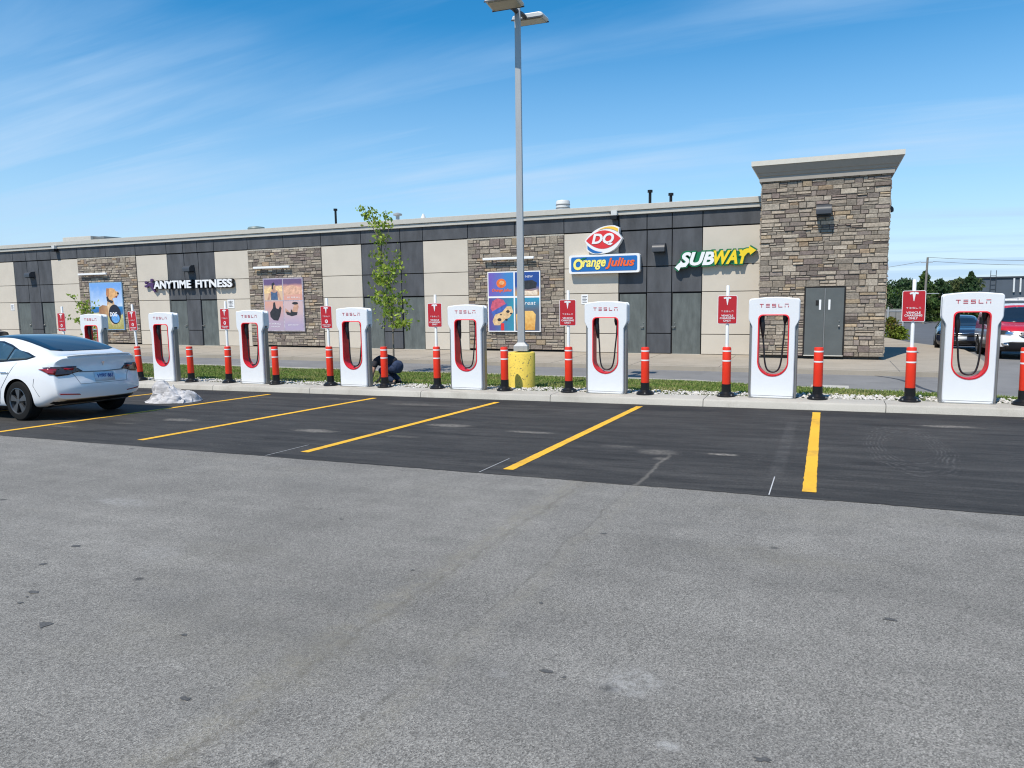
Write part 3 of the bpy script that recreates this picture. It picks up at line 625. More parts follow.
# red lens sign
def arc(p, q, b, n=14):     # bulging arc from p to q
    (x0, z0), (x1, z1) = p, q; o = []
    for i in range(n):
        s = i/n; x = x0+(x1-x0)*s; z = z0+(z1-z0)*s; k = 4*s*(1-s)*b; dx, dz = x1-x0, z1-z0; l = math.hypot(dx, dz); o.append((x-dz/l*k, z+dx/l*k))
    return o
t = thing('shop_sign', 'red lens-shaped sign with two white letters, hung above the blue sign', 'sign', (-7.54, FY, 4.17)); t.rotation_euler = (0, 0, 0)
lens = lambda a, h: arc((-a, 0), (a, 0), h)[:]+arc((a, 0), (-a, 0), h)[:]
def rot(pts, a): return [(x*math.cos(a)-z*math.sin(a), x*math.sin(a)+z*math.cos(a)) for x, z in pts]
outer = [(-.70, -.02)]+arc((-.70, -.02), (.42, .50), .18)[1:]+[(.42, .50), (.60, .42), (.58, .22), (.70, .03)]+arc((.70, .03), (-.12, -.50), .16)[1:]+arc((-.12, -.50), (-.64, -.34), .07)[0:]+[(-.64, -.34), (-.62, -.16)]
mb = MB(); mb.prism(outer, -.26, -.02); mb.build('cabinet', M['signwhite'], t)
mb = MB(); mb.prism(arc((-.655, -.01), (.655, .03), .33)+arc((.655, .03), (-.655, -.01), .33), -.268, -.2605); mb.build('red_lens', M['sred'], t)
mb = MB(); mb.prism(arc((-.20, .34), (.55, .26), .10)+[(.55, .26), (.56, .38), (.40, .455)]+arc((.40, .455), (-.20, .34), -.06), -.273, -.2685); mb.build('gold_swoosh', M['sgold'], t)
mb = MB(); mb.prism([(-.60, -.17)]+arc((-.60, -.17), (-.02, -.43), -.07)+arc((-.02, -.43), (-.60, -.30), .10)+[(-.60, -.30)], -.273, -.2685); mb.build('blue_swoosh', M['sblue'], t)
mb = MB(); put_text(mb, 'DQ', -.01, -.278, .015, h=.44, wd=.84, depth=.010, shear=.22, offset=.04); mb.build('letters', M['signwhite'], t)
# blue box sign
t = thing('shop_sign', 'long blue box sign with white border and yellow and orange script', 'sign', (-7.53, FY, 3.31))
def rrect(hx, hz, r, n=5):
    o = []
    for cx_, cz_, a0 in ((hx-r, hz-r, 0), (-hx+r, hz-r, 90), (-hx+r, -hz+r, 180), (hx-r, -hz+r, 270)):
        for i in range(n+1): a = math.radians(a0+90*i/n); o.append((cx_+r*math.cos(a), cz_+r*math.sin(a)))
    return o
mb = MB(); mb.prism(rrect(1.34, .34, .09), -.24, -.01); mb.build('cabinet', M['signwhite'], t)
mb = MB(); mb.prism(rrect(1.25, .265, .06), -.248, -.2405); mb.build('blue_face', M['sblue'], t)
mb = MB(); put_text(mb, 'O', -.97, -.258, .0, h=.42, wd=.38, depth=.010, offset=.05, shear=.1); put_text(mb, 'range', -.36, -.258, -.03, h=.36, wd=.90, depth=.010, offset=.03, shear=.25); mb.build('yellow_script', M['spale'], t)
mb = MB(); put_text(mb, 'Julius', .62, -.258, .0, h=.40, wd=1.08, depth=.010, offset=.03, shear=.25); mb.build('orange_script', M['sorange'], t)
mb = MB(); mb.prism([(-.90, .17), (-.78, .235), (-.64, .24), (-.72, .19), (-.84, .15)], -.265, -.2535); mb.build('leaf', M['sgreen'], t)
# green outlined italic sign
t = thing('shop_sign', 'italic white and yellow lettering outlined in green, with an arrow at each end', 'sign', (-3.58, FY, 3.40))
aL = [(-1.36, -.30), (-1.20, -.14), (-1.17, -.20), (-.98, -.20), (-.96, -.10), (-.90, -.18), (-.98, -.29), (-1.10, -.30), (-1.16, -.30), (-1.22, -.42)]
aR = [(.80, .05), (.96, .24), (1.06, .27), (1.12, .27), (1.13, .35), (1.36, .20), (1.17, .05), (1.14, .13), (1.06, .12), (.95, .0)]
def grow(pts, g):
    cx_ = sum(p[0] for p in pts)/len(pts); cz_ = sum(p[1] for p in pts)/len(pts); return [(x+(g if x > cx_ else -g), z+(g if z > cz_ else -g)) for x, z in pts]
mb = MB(); put_text(mb, 'SUB', -.60, -.115, -.02, h=.57, wd=1.32, depth=.15, shear=.28, offset=.075); put_text(mb, 'WAY', .56, -.1155, .0, h=.57, wd=1.36, depth=.15, shear=.28, offset=.075)
mb.prism(grow(aL, .035), -.19, -.045); mb.prism(grow(aR, .035), -.1895, -.0455); mb.prism([(-1.0, -.24), (.92, -.24), (1.0, .20), (-.80, .22)], -.15, -.05)
mb.build('green_backing', M['sgreen'], t)
mb = MB(); put_text(mb, 'SUB', -.60, -.20, -.02, h=.47, wd=1.20, depth=.012, shear=.28, offset=.04); mb.prism(aL, -.208, -.192); mb.build('white_letters', M['signwhite'], t)
mb = MB(); put_text(mb, 'WAY', .57, -.20, .0, h=.48, wd=1.22, depth=.012, shear=.28, offset=.04); mb.prism(aR, -.2075, -.1915); mb.build('yellow_letters', M['syellow'], t)

# ================================================================ posters (flat in the place: real boards on the stone)
def poster(name, lb, x0, x1, z0, z1, frame):
    t = thing(name, lb, 'poster', ((x0+x1)/2, FY-.075, (z0+z1)/2), 0, 'posters on the stone panels')
    mb = MB(); hx, hz = (x1-x0)/2, (z1-z0)/2; mb.box(-hx, hx, -.03, .03, -hz, hz); mb.build('frame', frame, t)
    return t, hx, hz
lay = [0]
def piece(t, name, m, pts, d, fx=1, fz=1):
    mb = MB(); mb.prism([(x*fx, z*fz) for x, z in pts], -.031-d, -.0305-d+.0); mb.build(name, m, t)
def ell(cx_, cz_, rx, rz, n=22, a=0, wob=0):
    return [(cx_+rx*math.cos(q)*math.cos(a)-rz*math.sin(q)*math.sin(a), cz_+rx*math.cos(q)*math.sin(a)+rz*math.sin(q)*math.cos(a)) for q in [2*pi*i/n for i in range(n)]]
def gradmat(name, c0, c1, axis=2, a=-1, b_=1, ns=3, nv=.2):       # printed picture background
    m, t, b = base_mat(name); g = NG(m); sp = nd(t, 'ShaderNodeSeparateXYZ'); t.links.new(g.c, sp.inputs[0])
    v = g.rng(g.add(sp.outputs[axis], g.mul(g.add(g.noise(ns, 3), -.5), nv*4)), a, b_, 0, 1); t.links.new(g.mix(v, c0, c1), b.inputs['Base Color']); b.inputs['Roughness'].default_value = .45; return m
R4 = lambda a, b, c, d: [(a, c), (b, c), (b, d), (a, d)]
# dog by the sea
t, hx, hz = poster('poster', 'tall poster of a tan dog sitting in grass by the sea', -35.25, -32.85, .76, 3.20, C_('poster_edge_blue', (.25, .42, .60)))
piece(t, 'sky_print', gradmat('print_sky', (.55, .66, .80), (.17, .36, .72), 2, -.1, 1.0, 2.2, .30), R4(-hx+.04, hx-.04, -.02, hz-.04), .001)
piece(t, 'sea_print', gradmat('print_sea', (.02, .10, .30), (.03, .22, .48), 2, -.5, .1), R4(-hx+.04, hx-.04, -.55, -.02), .002)
piece(t, 'meadow_print', gradmat('print_meadow', (.34, .30, .08), (.50, .50, .26), 2, -1.2, -.1, 9, .35), [(-hx+.04, -hz+.04), (hx-.04, -hz+.04), (hx-.04, -.42), (.5, -.55), (0, -.40), (-.4, -.30), (-.9, -.34), (-hx+.04, -.28)], .003)
piece(t, 'dog_body_print', gradmat('print_fur', (.55, .32, .15), (.30, .15, .08), 0, .3, -.5, 5, .2), [(-.50, -.95), (-.62, -.40), (-.58, -.05), (-.30, .06), (.02, .02), (.10, .30), (.50, .34), (.62, 0), (.56, -.5), (.50, -.95), (.30, -1.0), (.20, -.5), (-.05, -.55), (-.2, -1.0)], .004)
piece(t, 'dog_chest_print', C_('print_cream', (.66, .47, .28)), [(.04, .05), (.14, -.6), (.30, -.95), (.46, -.90), (.55, -.2), (.52, .15), (.35, .30)], .005)
piece(t, 'dog_head_print', C_('print_golden', (.68, .38, .16)), [(.05, .70), (.04, .48), (.16, .34), (.40, .30), (.52, .42), (.60, .40), (.72, .47), (.93, .56), (.93, .72), (.75, .76), (.66, .88), (.40, .93), (.20, .90)], .006)
piece(t, 'dog_ear_print', C_('print_ear', (.46, .20, .08)), [(.08, .92), (.02, .60), (.10, .42), (.22, .48), (.28, .75), (.26, .90)], .007)
piece(t, 'dog_nose_print', C_('print_black', (.02, .015, .015)), ell(.90, .64, .07, .06), .007); piece(t, 'dog_mouth_print', C_('print_mouth', (.25, .05, .04)), [(.60, .46), (.86, .54), (.80, .42)], .007)
piece(t, 'dog_collar_print', C_('print_collar', (.02, .02, .03)), [(.03, .46), (.06, .26), (.44, .12), (.52, .26), (.22, .34), (.14, .50)], .008)
piece(t, 'badge_print', C_('print_badge', (.012, .015, .03)), ell(.56, -.42, .44, .50), .009); piece(t, 'badge_lower_print', C_('print_badge_blue', (.12, .33, .66)), ell(.60, -.62, .30, .24), .010)
mb = MB(); put_text(mb, 'DOG', .48, -.044, -.42, h=.22, wd=.52, depth=.002, offset=.04); mb.build('badge_lettering', M['signwhite'], t)
mb = MB()
for i in range(60):
    x = random.uniform(-hx+.1, hx-.1); z = random.uniform(-1.1, -.5); l = random.uniform(.15, .4); mb.prism([(x, z), (x+.03, z), (x+random.uniform(-.05, .08), z+l)], -.0355+.0001*(i % 9), -.0345)
mb.build('straw_print', C_('print_straw', (.60, .52, .20)), t)
# fitness poster
t, hx, hz = poster('poster', 'four-panel pink and orange fitness poster on the stone', -23.67, -21.41, .75, 3.15, C_('poster_edge_grey', (.42, .38, .44)))
gp = [(-hx+.05, -.02, .20, hz-.05), (.03, hx-.05, .20, hz-.05), (-hx+.05, -.02, -hz+.05, .16), (.03, hx-.05, -hz+.05, .16)]
piece(t, 'panel_print', gradmat('print_plum', (.66, .46, .30), (.14, .09, .20), 2, .82, .92, 2, .04), R4(*gp[0]), .001)
piece(t, 'panel_print', gradmat('print_apricot', (.66, .34, .27), (.15, .10, .19), 2, .80, .95, 2, .04), R4(*gp[1]), .001)
piece(t, 'panel_print', gradmat('print_coral', (.42, .33, .42), (.64, .34, .27), 2, -.75, 0, 2, .08), R4(*gp[2]), .001)
piece(t, 'panel_print', gradmat('print_rose', (.40, .33, .46), (.58, .42, .42), 2, -.9, -.3, 2, .08), R4(*gp[3]), .001)
piece(t, 'stripe_print', C_('print_orange', (.68, .40, .28)), [(.03, .80), (.5, .88), (hx-.05, .74), (hx-.05, .48), (.03, .40)], .002)
piece(t, 'stripe_print', C_('print_sand', (.80, .55, .28)), [(-hx+.05, .70), (-.6, .84), (-.02, .84), (-.02, .62), (-hx+.05, .50)], .002)
sk = C_('print_skin', (.52, .30, .21)); dk = C_('print_dark', (.03, .03, .035)); bl = C_('print_vest', (.07, .12, .22))
piece(t, 'figure_print', sk, [(-.92, .22), (-.80, .5), (-.70, .62), (-.60, .70), (-.62, .85), (-.50, .98), (-.40, .85), (-.42, .70), (-.28, .62), (-.20, .5), (-.10, .22), (-.22, .22), (-.35, .5), (-.66, .5), (-.80, .22)], .003)
piece(t, 'vest_print', bl, [(-.70, .22), (-.68, .60), (-.55, .55), (-.42, .55), (-.32, .62), (-.30, .22)], .004); piece(t, 'hair_print', dk, [(-.64, .70), (-.62, .95), (-.5, 1.02), (-.44, .92), (-.54, .86), (-.56, .70)], .004)
piece(t, 'figure_print', dk, [(-.80, -.35), (-.62, -.15), (-.58, .10), (-.48, .12), (-.44, -.15), (-.30, -.20), (-.20, -.05), (-.12, -.15), (-.22, -.5), (-.35, -.72), (-.60, -.70), (-.78, -.55)], .003)
piece(t, 'figure_print', sk, [(.10, -.15), (.35, -.35), (.52, -.20), (.62, .05), (.80, .08), (.85, -.10), (.75, -.35), (.55, -.42), (.3, -.46), (.08, -.35)], .003)
piece(t, 'top_print', dk, [(.12, -.30), (.38, -.36), (.42, -.18), (.50, -.32), (.78, -.34), (.74, -.46), (.45, -.52), (.16, -.44)], .004); piece(t, 'hair_print', dk, ell(.66, .06, .17, .06), .004)
mb = MB()
for x0, z, wd in ((-.9, -.86, .7), (-.8, -1.0, .55), (.2, -.92, .6), (.25, .32, .7)): put_text(mb, 'FIT FOR ALL' if wd > .6 else 'JOIN NOW', x0+wd/2, -.036, z, h=.07, wd=wd, depth=.002)
mb.build('small_print', M['signwhite'], t)
# dessert poster
t, hx, hz = poster('poster', 'four-panel poster of frozen desserts behind the lamp pole', -12.31, -10.08, .79, 3.14, M['signwhite'])
X0, X1 = -hx+.04, hx-.04
piece(t, 'panel_print', gradmat('print_violet', (.16, .10, .42), (.05, .22, .50), 0, -1, -.2, 2, .1), R4(X0, .0, .22, hz-.04), .001); piece(t, 'panel_print', gradmat('print_teal', (.10, .07, .28), (.03, .26, .36), 0, -1, 0, 3, .15), R4(X0, .0, -hz+.04, .15), .001)
piece(t, 'panel_print', gradmat('print_navy', (.45, .28, .14), (.02, .07, .28), 2, .35, .6, 2, .05), R4(.06, X1, .22, hz-.04), .001); piece(t, 'panel_print', gradmat('print_sea_blue', (.10, .12, .16), (.03, .26, .42), 2, -.3, .1, 2, .05), R4(.06, X1, -hz+.04, .15), .001)
piece(t, 'orange_logo_print', C_('print_orange_logo', (.80, .16, .03)), ell(-.52, .72, .21, .18), .002)
piece(t, 'orange_swirl_print', C_('print_orange_pale', (.90, .42, .18)), ell(-.50, .74, .11, .08), .003)
mb = MB(); put_text(mb, 'Orange Julius', -.50, -.036, .44, h=.15, wd=.84, depth=.003, shear=.2, offset=.03); mb.build('script_print', M['sorange'], t)
piece(t, 'cup_print', C_('print_cup_pink', (.55, .10, .16)), [(-1.0, -.25), (-.92, .02), (-.70, .14), (-.45, .08), (-.32, -.10), (-.55, -.35), (-.85, -.50)], .002)
piece(t, 'cup_band_print', C_('print_cup_blue', (.06, .12, .40)), [(-.98, -.40), (-.30, -.06), (-.25, -.22), (-.85, -.58)], .003)
piece(t, 'cookie_print', C_('print_cookie', (.70, .48, .25)), [(-.92, -.75), (-.80, -.50), (-.50, -.40), (-.30, -.18), (-.10, -.18), (-.02, -.40), (-.20, -.62), (-.40, -.72), (-.62, -.92), (-.85, -.92)], .004)
for x, z, r in ((-.25, -.38, .08), (-.12, -.46, .05), (-.62, -.70, .09), (-.32, -.70, .06), (-.55, -.50, .04)): piece(t, 'chocolate_print', dk, ell(x, z, r, r*.7, 9), .005)
piece(t, 'spoon_print', M['sred'], R4(-.56, -.42, -1.12, -.84), .005)
piece(t, 'swirl_print', gradmat('print_caramel', (.62, .30, .06), (.85, .55, .18), 2, -1.1, -.3, 9, .3), [(.12, -1.1), (.10, -.50), (.25, -.36), (.80, -.36), (.92, -.5), (.88, -1.1)], .002)
piece(t, 'cake_print', dk, [(.30, .50), (.30, .80), (.80, .82), (.98, .72), (.95, .52), (.6, .46)], .002); piece(t, 'cream_print', C_('print_cream2', (.75, .62, .48)), [(.2, .25), (.4, .42), (.75, .40), (1.0, .46), (1.0, .25)], .003)
mb = MB(); put_text(mb, 'NEW', .66, -.036, .96, h=.08, wd=.30, depth=.003); put_text(mb, 'Treat', .62, -.036, -.05, h=.15, wd=.62, depth=.003, shear=.2); mb.build('headline_print', M['signwhite'], t)

# ================================================================ charging posts
def interp_ring(pts, n):      # resample a closed outline by angle round its centre (0, 1.1)
    c = (0, 1.15); ang = []
    P = pts+[pts[0]]
    out_ = []
    for i in range(n):
        a = 2*pi*i/n; d = (math.cos(a), math.sin(a)); best = None
        for (x0, z0), (x1, z1) in zip(P, P[1:]):
            ex, ez = x1-x0, z1-z0; det = d[0]*(-ez)+d[1]*ex
            if abs(det) < 1e-12: continue
            qx, qz = x0-c[0], z0-c[1]; tt = (qx*(-ez)+qz*ex)/det; ss = (d[0]*qz-d[1]*qx)/det
            if tt > 0 and -1e-6 <= ss <= 1+1e-6 and (best is None or tt > best): best = tt
        out_.append((c[0]+d[0]*best, c[1]+d[1]*best))
    return out_
def arcp(cx_, cz_, r, a0, a1, n=6): return [(cx_+r*math.cos(math.radians(a0+(a1-a0)*i/n)), cz_+r*math.sin(math.radians(a0+(a1-a0)*i/n))) for i in range(n+1)]
HW, BW, TOP = .442, .375, 1.87
outline = [(BW-.02, .0), (BW, .02), (BW, 1.30)]+[(BW+(HW-BW)*(1-math.cos(pi*i/10))/2, 1.30+.18*i/10) for i in range(1, 11)]+[(HW, 1.78)]+arcp(HW-.05, 1.795, .05, 0, 75, 5)
outline += [(x, 1.835+.038*math.cos(pi/2*x/HW)) for x in (.34, .24, .12, 0)]
outline = outline+[(-x, z) for x, z in outline[::-1] if x > 1e-6]
inner = [(.272, .68)]+[(.272, z) for z in (.9, 1.2, 1.4)]+arcp(.192, 1.475, .08, 0, 90, 5); inner = inner+[(-x, z) for x, z in inner[::-1]]
inner += arcp(0, .68, .272, 180, 360, 16)[1:-1]
def scale_in(pts, g):
    o = []
    n = len(pts)
    for i in range(n):
        x0, z0 = pts[i-1]; x1, z1 = pts[(i+1) % n]; dx, dz = x1-x0, z1-z0; l = math.hypot(dx, dz) or 1; o.append((pts[i][0]-dz/l*g, pts[i][1]+dx/l*g))
    return o
N_ = 180
def ring_solid(mbx, o_pts, i_pts, y0, y1, ch=0.0):
    O = interp_ring(o_pts, N_); I = interp_ring(i_pts, N_)
    def push(P, y): s = len(mbx.v); mbx.v += [(x, y, z) for x, z in P]; return s
    O2 = [(x*(1-ch/.45), 1.0+(z-1.0)*(1-ch/.9)) for x, z in O]
    a = push(O2, y0); b = push(O, y0+ch); c = push(O, y1-ch); d = push(O2, y1); e = push(I, y0); f = push(I, y1)
    def band(p, q):
        for i in range(N_):
            j = (i+1) % N_; mbx.f.append([p+i, p+j, q+j, q+i]); mbx.m.append(0); mbx.c.append((1, 1, 1))
    band(a, b); band(b, c); band(c, d); band(e, a); band(d, f); band(f, e)
t0 = thing('charging_post', '', 'charging post', (0, 0, 0), 0, 'white charging posts along the kerb')
mb = MB(); ring_solid(mb, outline, inner, -.02, .055, .016); o = mb.build('front_shell', M['white'], t0); smooth_angle(o, 32)
mb = MB(); ring_solid(mb, outline, inner, .150, .205, .014); o = mb.build('back_shell', M['white'], t0); smooth_angle(o, 32)
bodyo = [(.424, .015), (.424, 1.42), (.395, 1.47), (.395, 1.70), (-.395, 1.70), (-.395, 1.47), (-.424, 1.42), (-.424, .015)]
mb = MB(); ring_solid(mb, bodyo, inner, .035, .170, .010); o = mb.build('metal_body', M['steel'], t0); smooth_angle(o, 32)
heado = [(HW-.004, 1.47), (HW-.004, 1.78)]+arcp(HW-.055, 1.79, .05, 0, 75, 4)+[(0, 1.87)]; heado = heado+[(-x, z) for x, z in heado[::-1][1:]]
mb = MB(); mb.prism([(HW-.006, 1.475), (HW-.006, 1.79), (HW-.05, 1.825), (.24, 1.855), (0, 1.868), (-.24, 1.855), (-HW+.05, 1.825), (-HW+.006, 1.79), (-HW+.006, 1.475), (-.4, 1.50), (-.3, 1.60), (.3, 1.60), (.4, 1.50)], .050, .155); o = mb.build('head_cover', M['white'], t0)
mb = MB(); I1 = interp_ring(inner, N_); I2 = interp_ring([(x*.925, 1.05+(z-1.05)*.965) for x, z in inner], N_)
y0, y1 = -.032, .214
s = [len(mb.v)]
for P, y in ((I1, y0+.005), (I2, y0), (I2, y1), (I1, y1-.005)): mb.v += [(x, y, z) for x, z in P]
for k in range(3):
    for i in range(N_): j = (i+1) % N_; mb.f.append([k*N_+i, k*N_+j, (k+1)*N_+j, (k+1)*N_+i]); mb.m.append(0); mb.c.append((1, 1, 1))
for i in range(N_): j = (i+1) % N_; mb.f.append([3*N_+i, 3*N_+j, j, i]); mb.m.append(0); mb.c.append((1, 1, 1))
o = mb.build('red_liner', M['redlit'], t0); smooth_angle(o, 32)
mb = MB(); mb.box(-.41, .41, -.005, .19, -.02, .022); mb.build('base_plate', M['steel'], t0)
# cable: hangs from the two holsters in a long loop
mb = MB(); pts = [(-.190, .10, 1.3)]
for i in range(29):
    q = pi*i/28; pts.append((-.172*math.cos(q)+.012*math.cos(q)**3, .08-.02*math.sin(q), .70-.215*math.sin(q)+(abs(math.cos(q))**6)*.20))
pts.append((.19, .10, 1.40)); pts = [pts[0], (-.188, .10, 1.15)]+pts[1:-1]+[(.184, .10, 1.2), pts[-1]]
mb.tube(pts, .0155, 8); o = mb.build('cable', M['cable'], t0); smooth_angle(o, 60)
mb = MB(); mb.tube([(-.215, .10, 1.53), (-.212, .09, 1.44), (-.196, .07, 1.34), (-.190, .09, 1.20), (-.19, .10, 1.12)], [.052, .048, .046, .030, .018], 10); o = mb.build('connector', M['cable'], t0); smooth_angle(o, 60)
mb = MB(); mb.tube([(.205, .11, 1.535), (.195, .10, 1.46), (.19, .10, 1.38)], [.055, .045, .018], 10); o = mb.build('cable_gland', M['cable'], t0); smooth_angle(o, 60)
def word(mbx, x, y, z, h, w_, m=0, d=.004):     # the wordmark T E S L A drawn as bars
    lw = w_*.135; gap = (w_-5*lw)/4; s = h*.17
    def bar(x0, x1, z0, z1): mbx.box(x0, x1, y-d, y, z0, z1, m)
    X = [x-w_/2+i*(lw+gap) for i in range(5)]; b, t_ = z-h/2, z+h/2
    bar(X[0], X[0]+lw, t_-s, t_); bar(X[0]+lw/2-s/2, X[0]+lw/2+s/2, b, t_-s)
    for zz in (b, z-s/2, t_-s): bar(X[1], X[1]+lw, zz, zz+s)
    for zz in (b, z-s/2, t_-s): bar(X[2], X[2]+lw, zz, zz+s)
    bar(X[2], X[2]+s, z+s/2, t_-s); bar(X[2]+lw-s, X[2]+lw, b+s, z-s/2)
    bar(X[3], X[3]+lw, b, b+s); bar(X[3], X[3]+s, b+s, t_)
    bar(X[4], X[4]+lw, t_-s, t_); bar(X[4], X[4]+s, b, z-s*.2); bar(X[4]+lw-s, X[4]+lw, b, z-s*.2); bar(X[4], X[4]+lw, z-s*.2, z+s*.6) if 0 else None
mb = MB(); word(mb, 0, -.0205, 1.715, .064, .50); mb.build('wordmark', M['letter'], t0)
mb = MB(); mb.box(-.38, .38, -.0215, -.0198, .045, .052); mb.build('seam', M['steel'], t0)
posts = [(-19.15, 'white charging post mostly hidden behind the white car roof, small leafy tree behind it'), (-16.42, 'white charging post behind the crumpled cloth heap'), (-13.32, 'white charging post right of the cloth heap, in front of the fitness poster'),
 (-10.22, 'white charging post beside the crouching person'), (-7.22, 'white charging post just left of the yellow lamp base'), (-4.06, 'white charging post below the blue sign with yellow and orange script'),
 (-.87, 'white charging post in front of the stone tower beside the double door'), (2.245, 'white charging post nearest the right edge, parked vehicles seen through its opening')]
for i, (x, lb) in enumerate(posts):
    t = t0 if i == 0 else copy_tree(t0)
    t.location = (x, 14.12, kerb_top(x)+.002); t['label'] = lb
    for c_ in t.children:
        if c_.name.startswith('cable') and 'gland' not in c_.name: c_.scale = (1, random.uniform(.8, 1.2), 1); c_.rotation_euler = (0, random.uniform(-.012, .012), 0)

# ================================================================ bollards and sign posts
M['refl'] = mat('reflective_tape', (.86, .86, .84), .4, var=.02)
def bollard_parts(t, post):
    mb = MB(); mb.lathe([(.175, 0), (.175, .022), (.150, .040), (.150, .055), (.115, .075), (.088, .095), (.086, .24)], 20); o = mb.build('base', M['black'], t); smooth_angle(o, 40)
    for a in (45, 135, 225, 315):
        mb = MB(); mb.lathe([(.016, .03), (.016, .055), (0, .057)], 6, (.155*math.cos(math.radians(a)), .155*math.sin(math.radians(a)), 0)); mb.build('bolt', M['steel'], t)
    top = .95
    mb = MB(); mb.lathe([(.079, .215), (.081, .22), (.081, top-.03), (.074, top-.005), (.05 if post else .0, top)], 22); o = mb.build('sleeve', M['sleeve'], t); smooth_angle(o, 40)
    for z in (.69, .875):
        mb = MB(); mb.lathe([(.0828, z-.013), (.0828, z+.013)], 22); o = mb.build('reflective_band', M['refl'], t); smooth_angle(o, 40)
def logo(mbx, x, y, z, h, d=.004):
    w_ = h*.92
    mbx.prism(arc((x-w_/2, z+h*.40), (x+w_/2, z+h*.40), .10*h/.1*.1+.02*h)+[(x+w_/2, z+h*.40), (x+w_*.42, z+h*.24), (x+.17*w_, z+h*.30), (x+.03*w_, z-h*.5), (x-.03*w_, z-h*.5), (x-.17*w_, z+h*.30), (x-w_*.42, z+h*.24)], y-d, y)
bt = thing('bollard', '', 'bollard', (0, 0, 0), 0, 'plain orange-red bollards between the charging posts'); bollard_parts(bt, False)
def sign_post(var):
    t = thing('sign_post', '', 'sign post', (0, 0, 0), 0, 'red signs on white posts in orange-red sleeves'); bollard_parts(t, True)
    mb = MB(); mb.lathe([(.030, .1), (.030, 2.10), (.022, 2.11), (0, 2.11)], 14); o = mb.build('pole', M['whitepaint'], t); smooth_angle(o, 40)
    mb = MB(); mb.prism(rrect(.178, .268, .03), -.040, -.034); 
    o = mb.build('sign_board', M['signwhite'], t, loc=(0, 0, 1.655))
    mb = MB(); mb.prism(rrect(.168, .258, .022), -.0430, -.0405); f = mb.build('red_face', M['signred'], o)
    mb = MB(); y = -.0435; logo(mb, 0, y, .165, .155); word(mb, 0, y, .02 if var else -.03, .028, .22, d=.003)
    if var:
        mb.prism(ell(0, -.10, .045, .045, 16), y-.003, y)
        put_text(mb, 'GENERAL PARKING', 0, y-.002, -.185, h=.022, wd=.26, depth=.003, offset=.02); put_text(mb, '30 MINUTES', 0, y-.002, -.225, h=.020, wd=.18, depth=.003, offset=.02)
    else:
        put_text(mb, 'VEHICLE', 0, y-.002, -.110, h=.036, wd=.22, depth=.003, offset=.02); put_text(mb, 'CHARGING', 0, y-.002, -.158, h=.036, wd=.27, depth=.003, offset=.02); put_text(mb, 'ONLY', 0, y-.002, -.206, h=.036, wd=.14, depth=.003, offset=.02)
    mb.build('sign_lettering', M['signwhite'], o)
    if var:
        mb = MB(); put_text(mb, 'P', 0, y-.005, -.10, h=.055, depth=.002, offset=.03); mb.build('sign_symbol', M['signred'], o)
    for z in (.225+.02, -.255+.01):
        mb = MB(); mb.lathe([(.009, -.0436), (.009, -.049), (0, -.050)], 8, (0, 0, z), 'y'); mb.build('bolt', M['steel'], o)
    return t
sa, sb = sign_post(True), sign_post(False)
signs = [(-20.5, 1, 'red sign on white post farthest left, seen over the white car roof'), (-17.45, 1, 'red sign on leaning white post behind the white car, right of the dog poster'), (-14.22, 1, 'red sign on white post between the cloth heap and the fitness poster'),
 (-10.98, 1, 'red sign on white post just left of the crouching person'), (-8.02, 0, 'red sign on white post between the young tree and the yellow lamp base'), (-4.88, 0, 'red sign on white post right of the yellow lamp base'),
 (-1.70, 0, 'red sign on white post under the green-outlined italic sign'), (1.40, 0, 'red sign on white post at the right, with trees and road behind it')]
used = {0: False, 1: False}
for x, v, lb in signs:
    src = sa if v else sb; t = copy_tree(src) if used[v] else src; used[v] = True
    t.location = (x, 14.22, kerb_top(x)+.001); t['label'] = lb
    t.rotation_euler = (random.uniform(-.01, .01), (.0 if x != -17.45 else -.07)+random.uniform(-.008, .008), random.uniform(-.06, .06)+(-.1 if v == 1 else 0))
sb.children
plain = [(-15.50, 'plain orange-red bollard right behind the crumpled cloth heap'), (-12.62, 'plain orange-red bollard below the fitness poster'), (-9.40, 'plain orange-red bollard in front of the crouching person'), (-6.33, 'plain orange-red bollard touching the left side of the yellow lamp base'),
 (-3.26, 'plain orange-red bollard left of the food-sign doors, between posts six and seven'), (-.085, 'plain orange-red bollard in front of the double door of the stone tower'), (3.06, 'plain orange-red bollard cut off by the right edge of the view')]
plain[4] = (-3.26, 'plain orange-red bollard in front of the grey-green doors between the food signs')
for i, (x, lb) in enumerate(plain):
    t = bt if i == 0 else copy_tree(bt); t.location = (x, 14.18, kerb_top(x)+.001); t['label'] = lb; t.rotation_euler = (random.uniform(-.01, .01), random.uniform(-.015, .015), random.uniform(0, 1))

# ================================================================ lamp pole
t = thing('lamp_pole', 'tall square grey lamp pole with two flat lamp heads on a round yellow concrete base', 'lamp pole', (-6.25, 14.95, .04))
mb = MB(); mb.lathe([(.305, -.2), (.305, .82), (.29, .84), (.0, .845)], 36); b = mb.build('concrete_base', M['yellowc'], t); smooth_angle(b, 40)
mb = MB()
for i in range(110):
    a = random.uniform(pi, 2*pi); z = random.uniform(.03, .80); s = random.uniform(.004, .013)*(2.2 if random.random() < .04 else 1); k = s/.305*random.uniform(.7, 1.5); r = .3056
    pp = [(a+k*math.cos(q)*random.uniform(.6, 1.2), z+s*math.sin(q)*random.uniform(.6, 1.2)) for q in [2*pi*i2/7 for i2 in range(7)]]
    mb.add([(r*math.cos(u), r*math.sin(u), zz) for u, zz in pp], [tuple(range(7))])
p = mb.build('surface_pits', M['pit'], b)
RZ = math.radians(14)
mb = MB(); mb.box(-.17, .17, -.17, .17, .845, .885); 
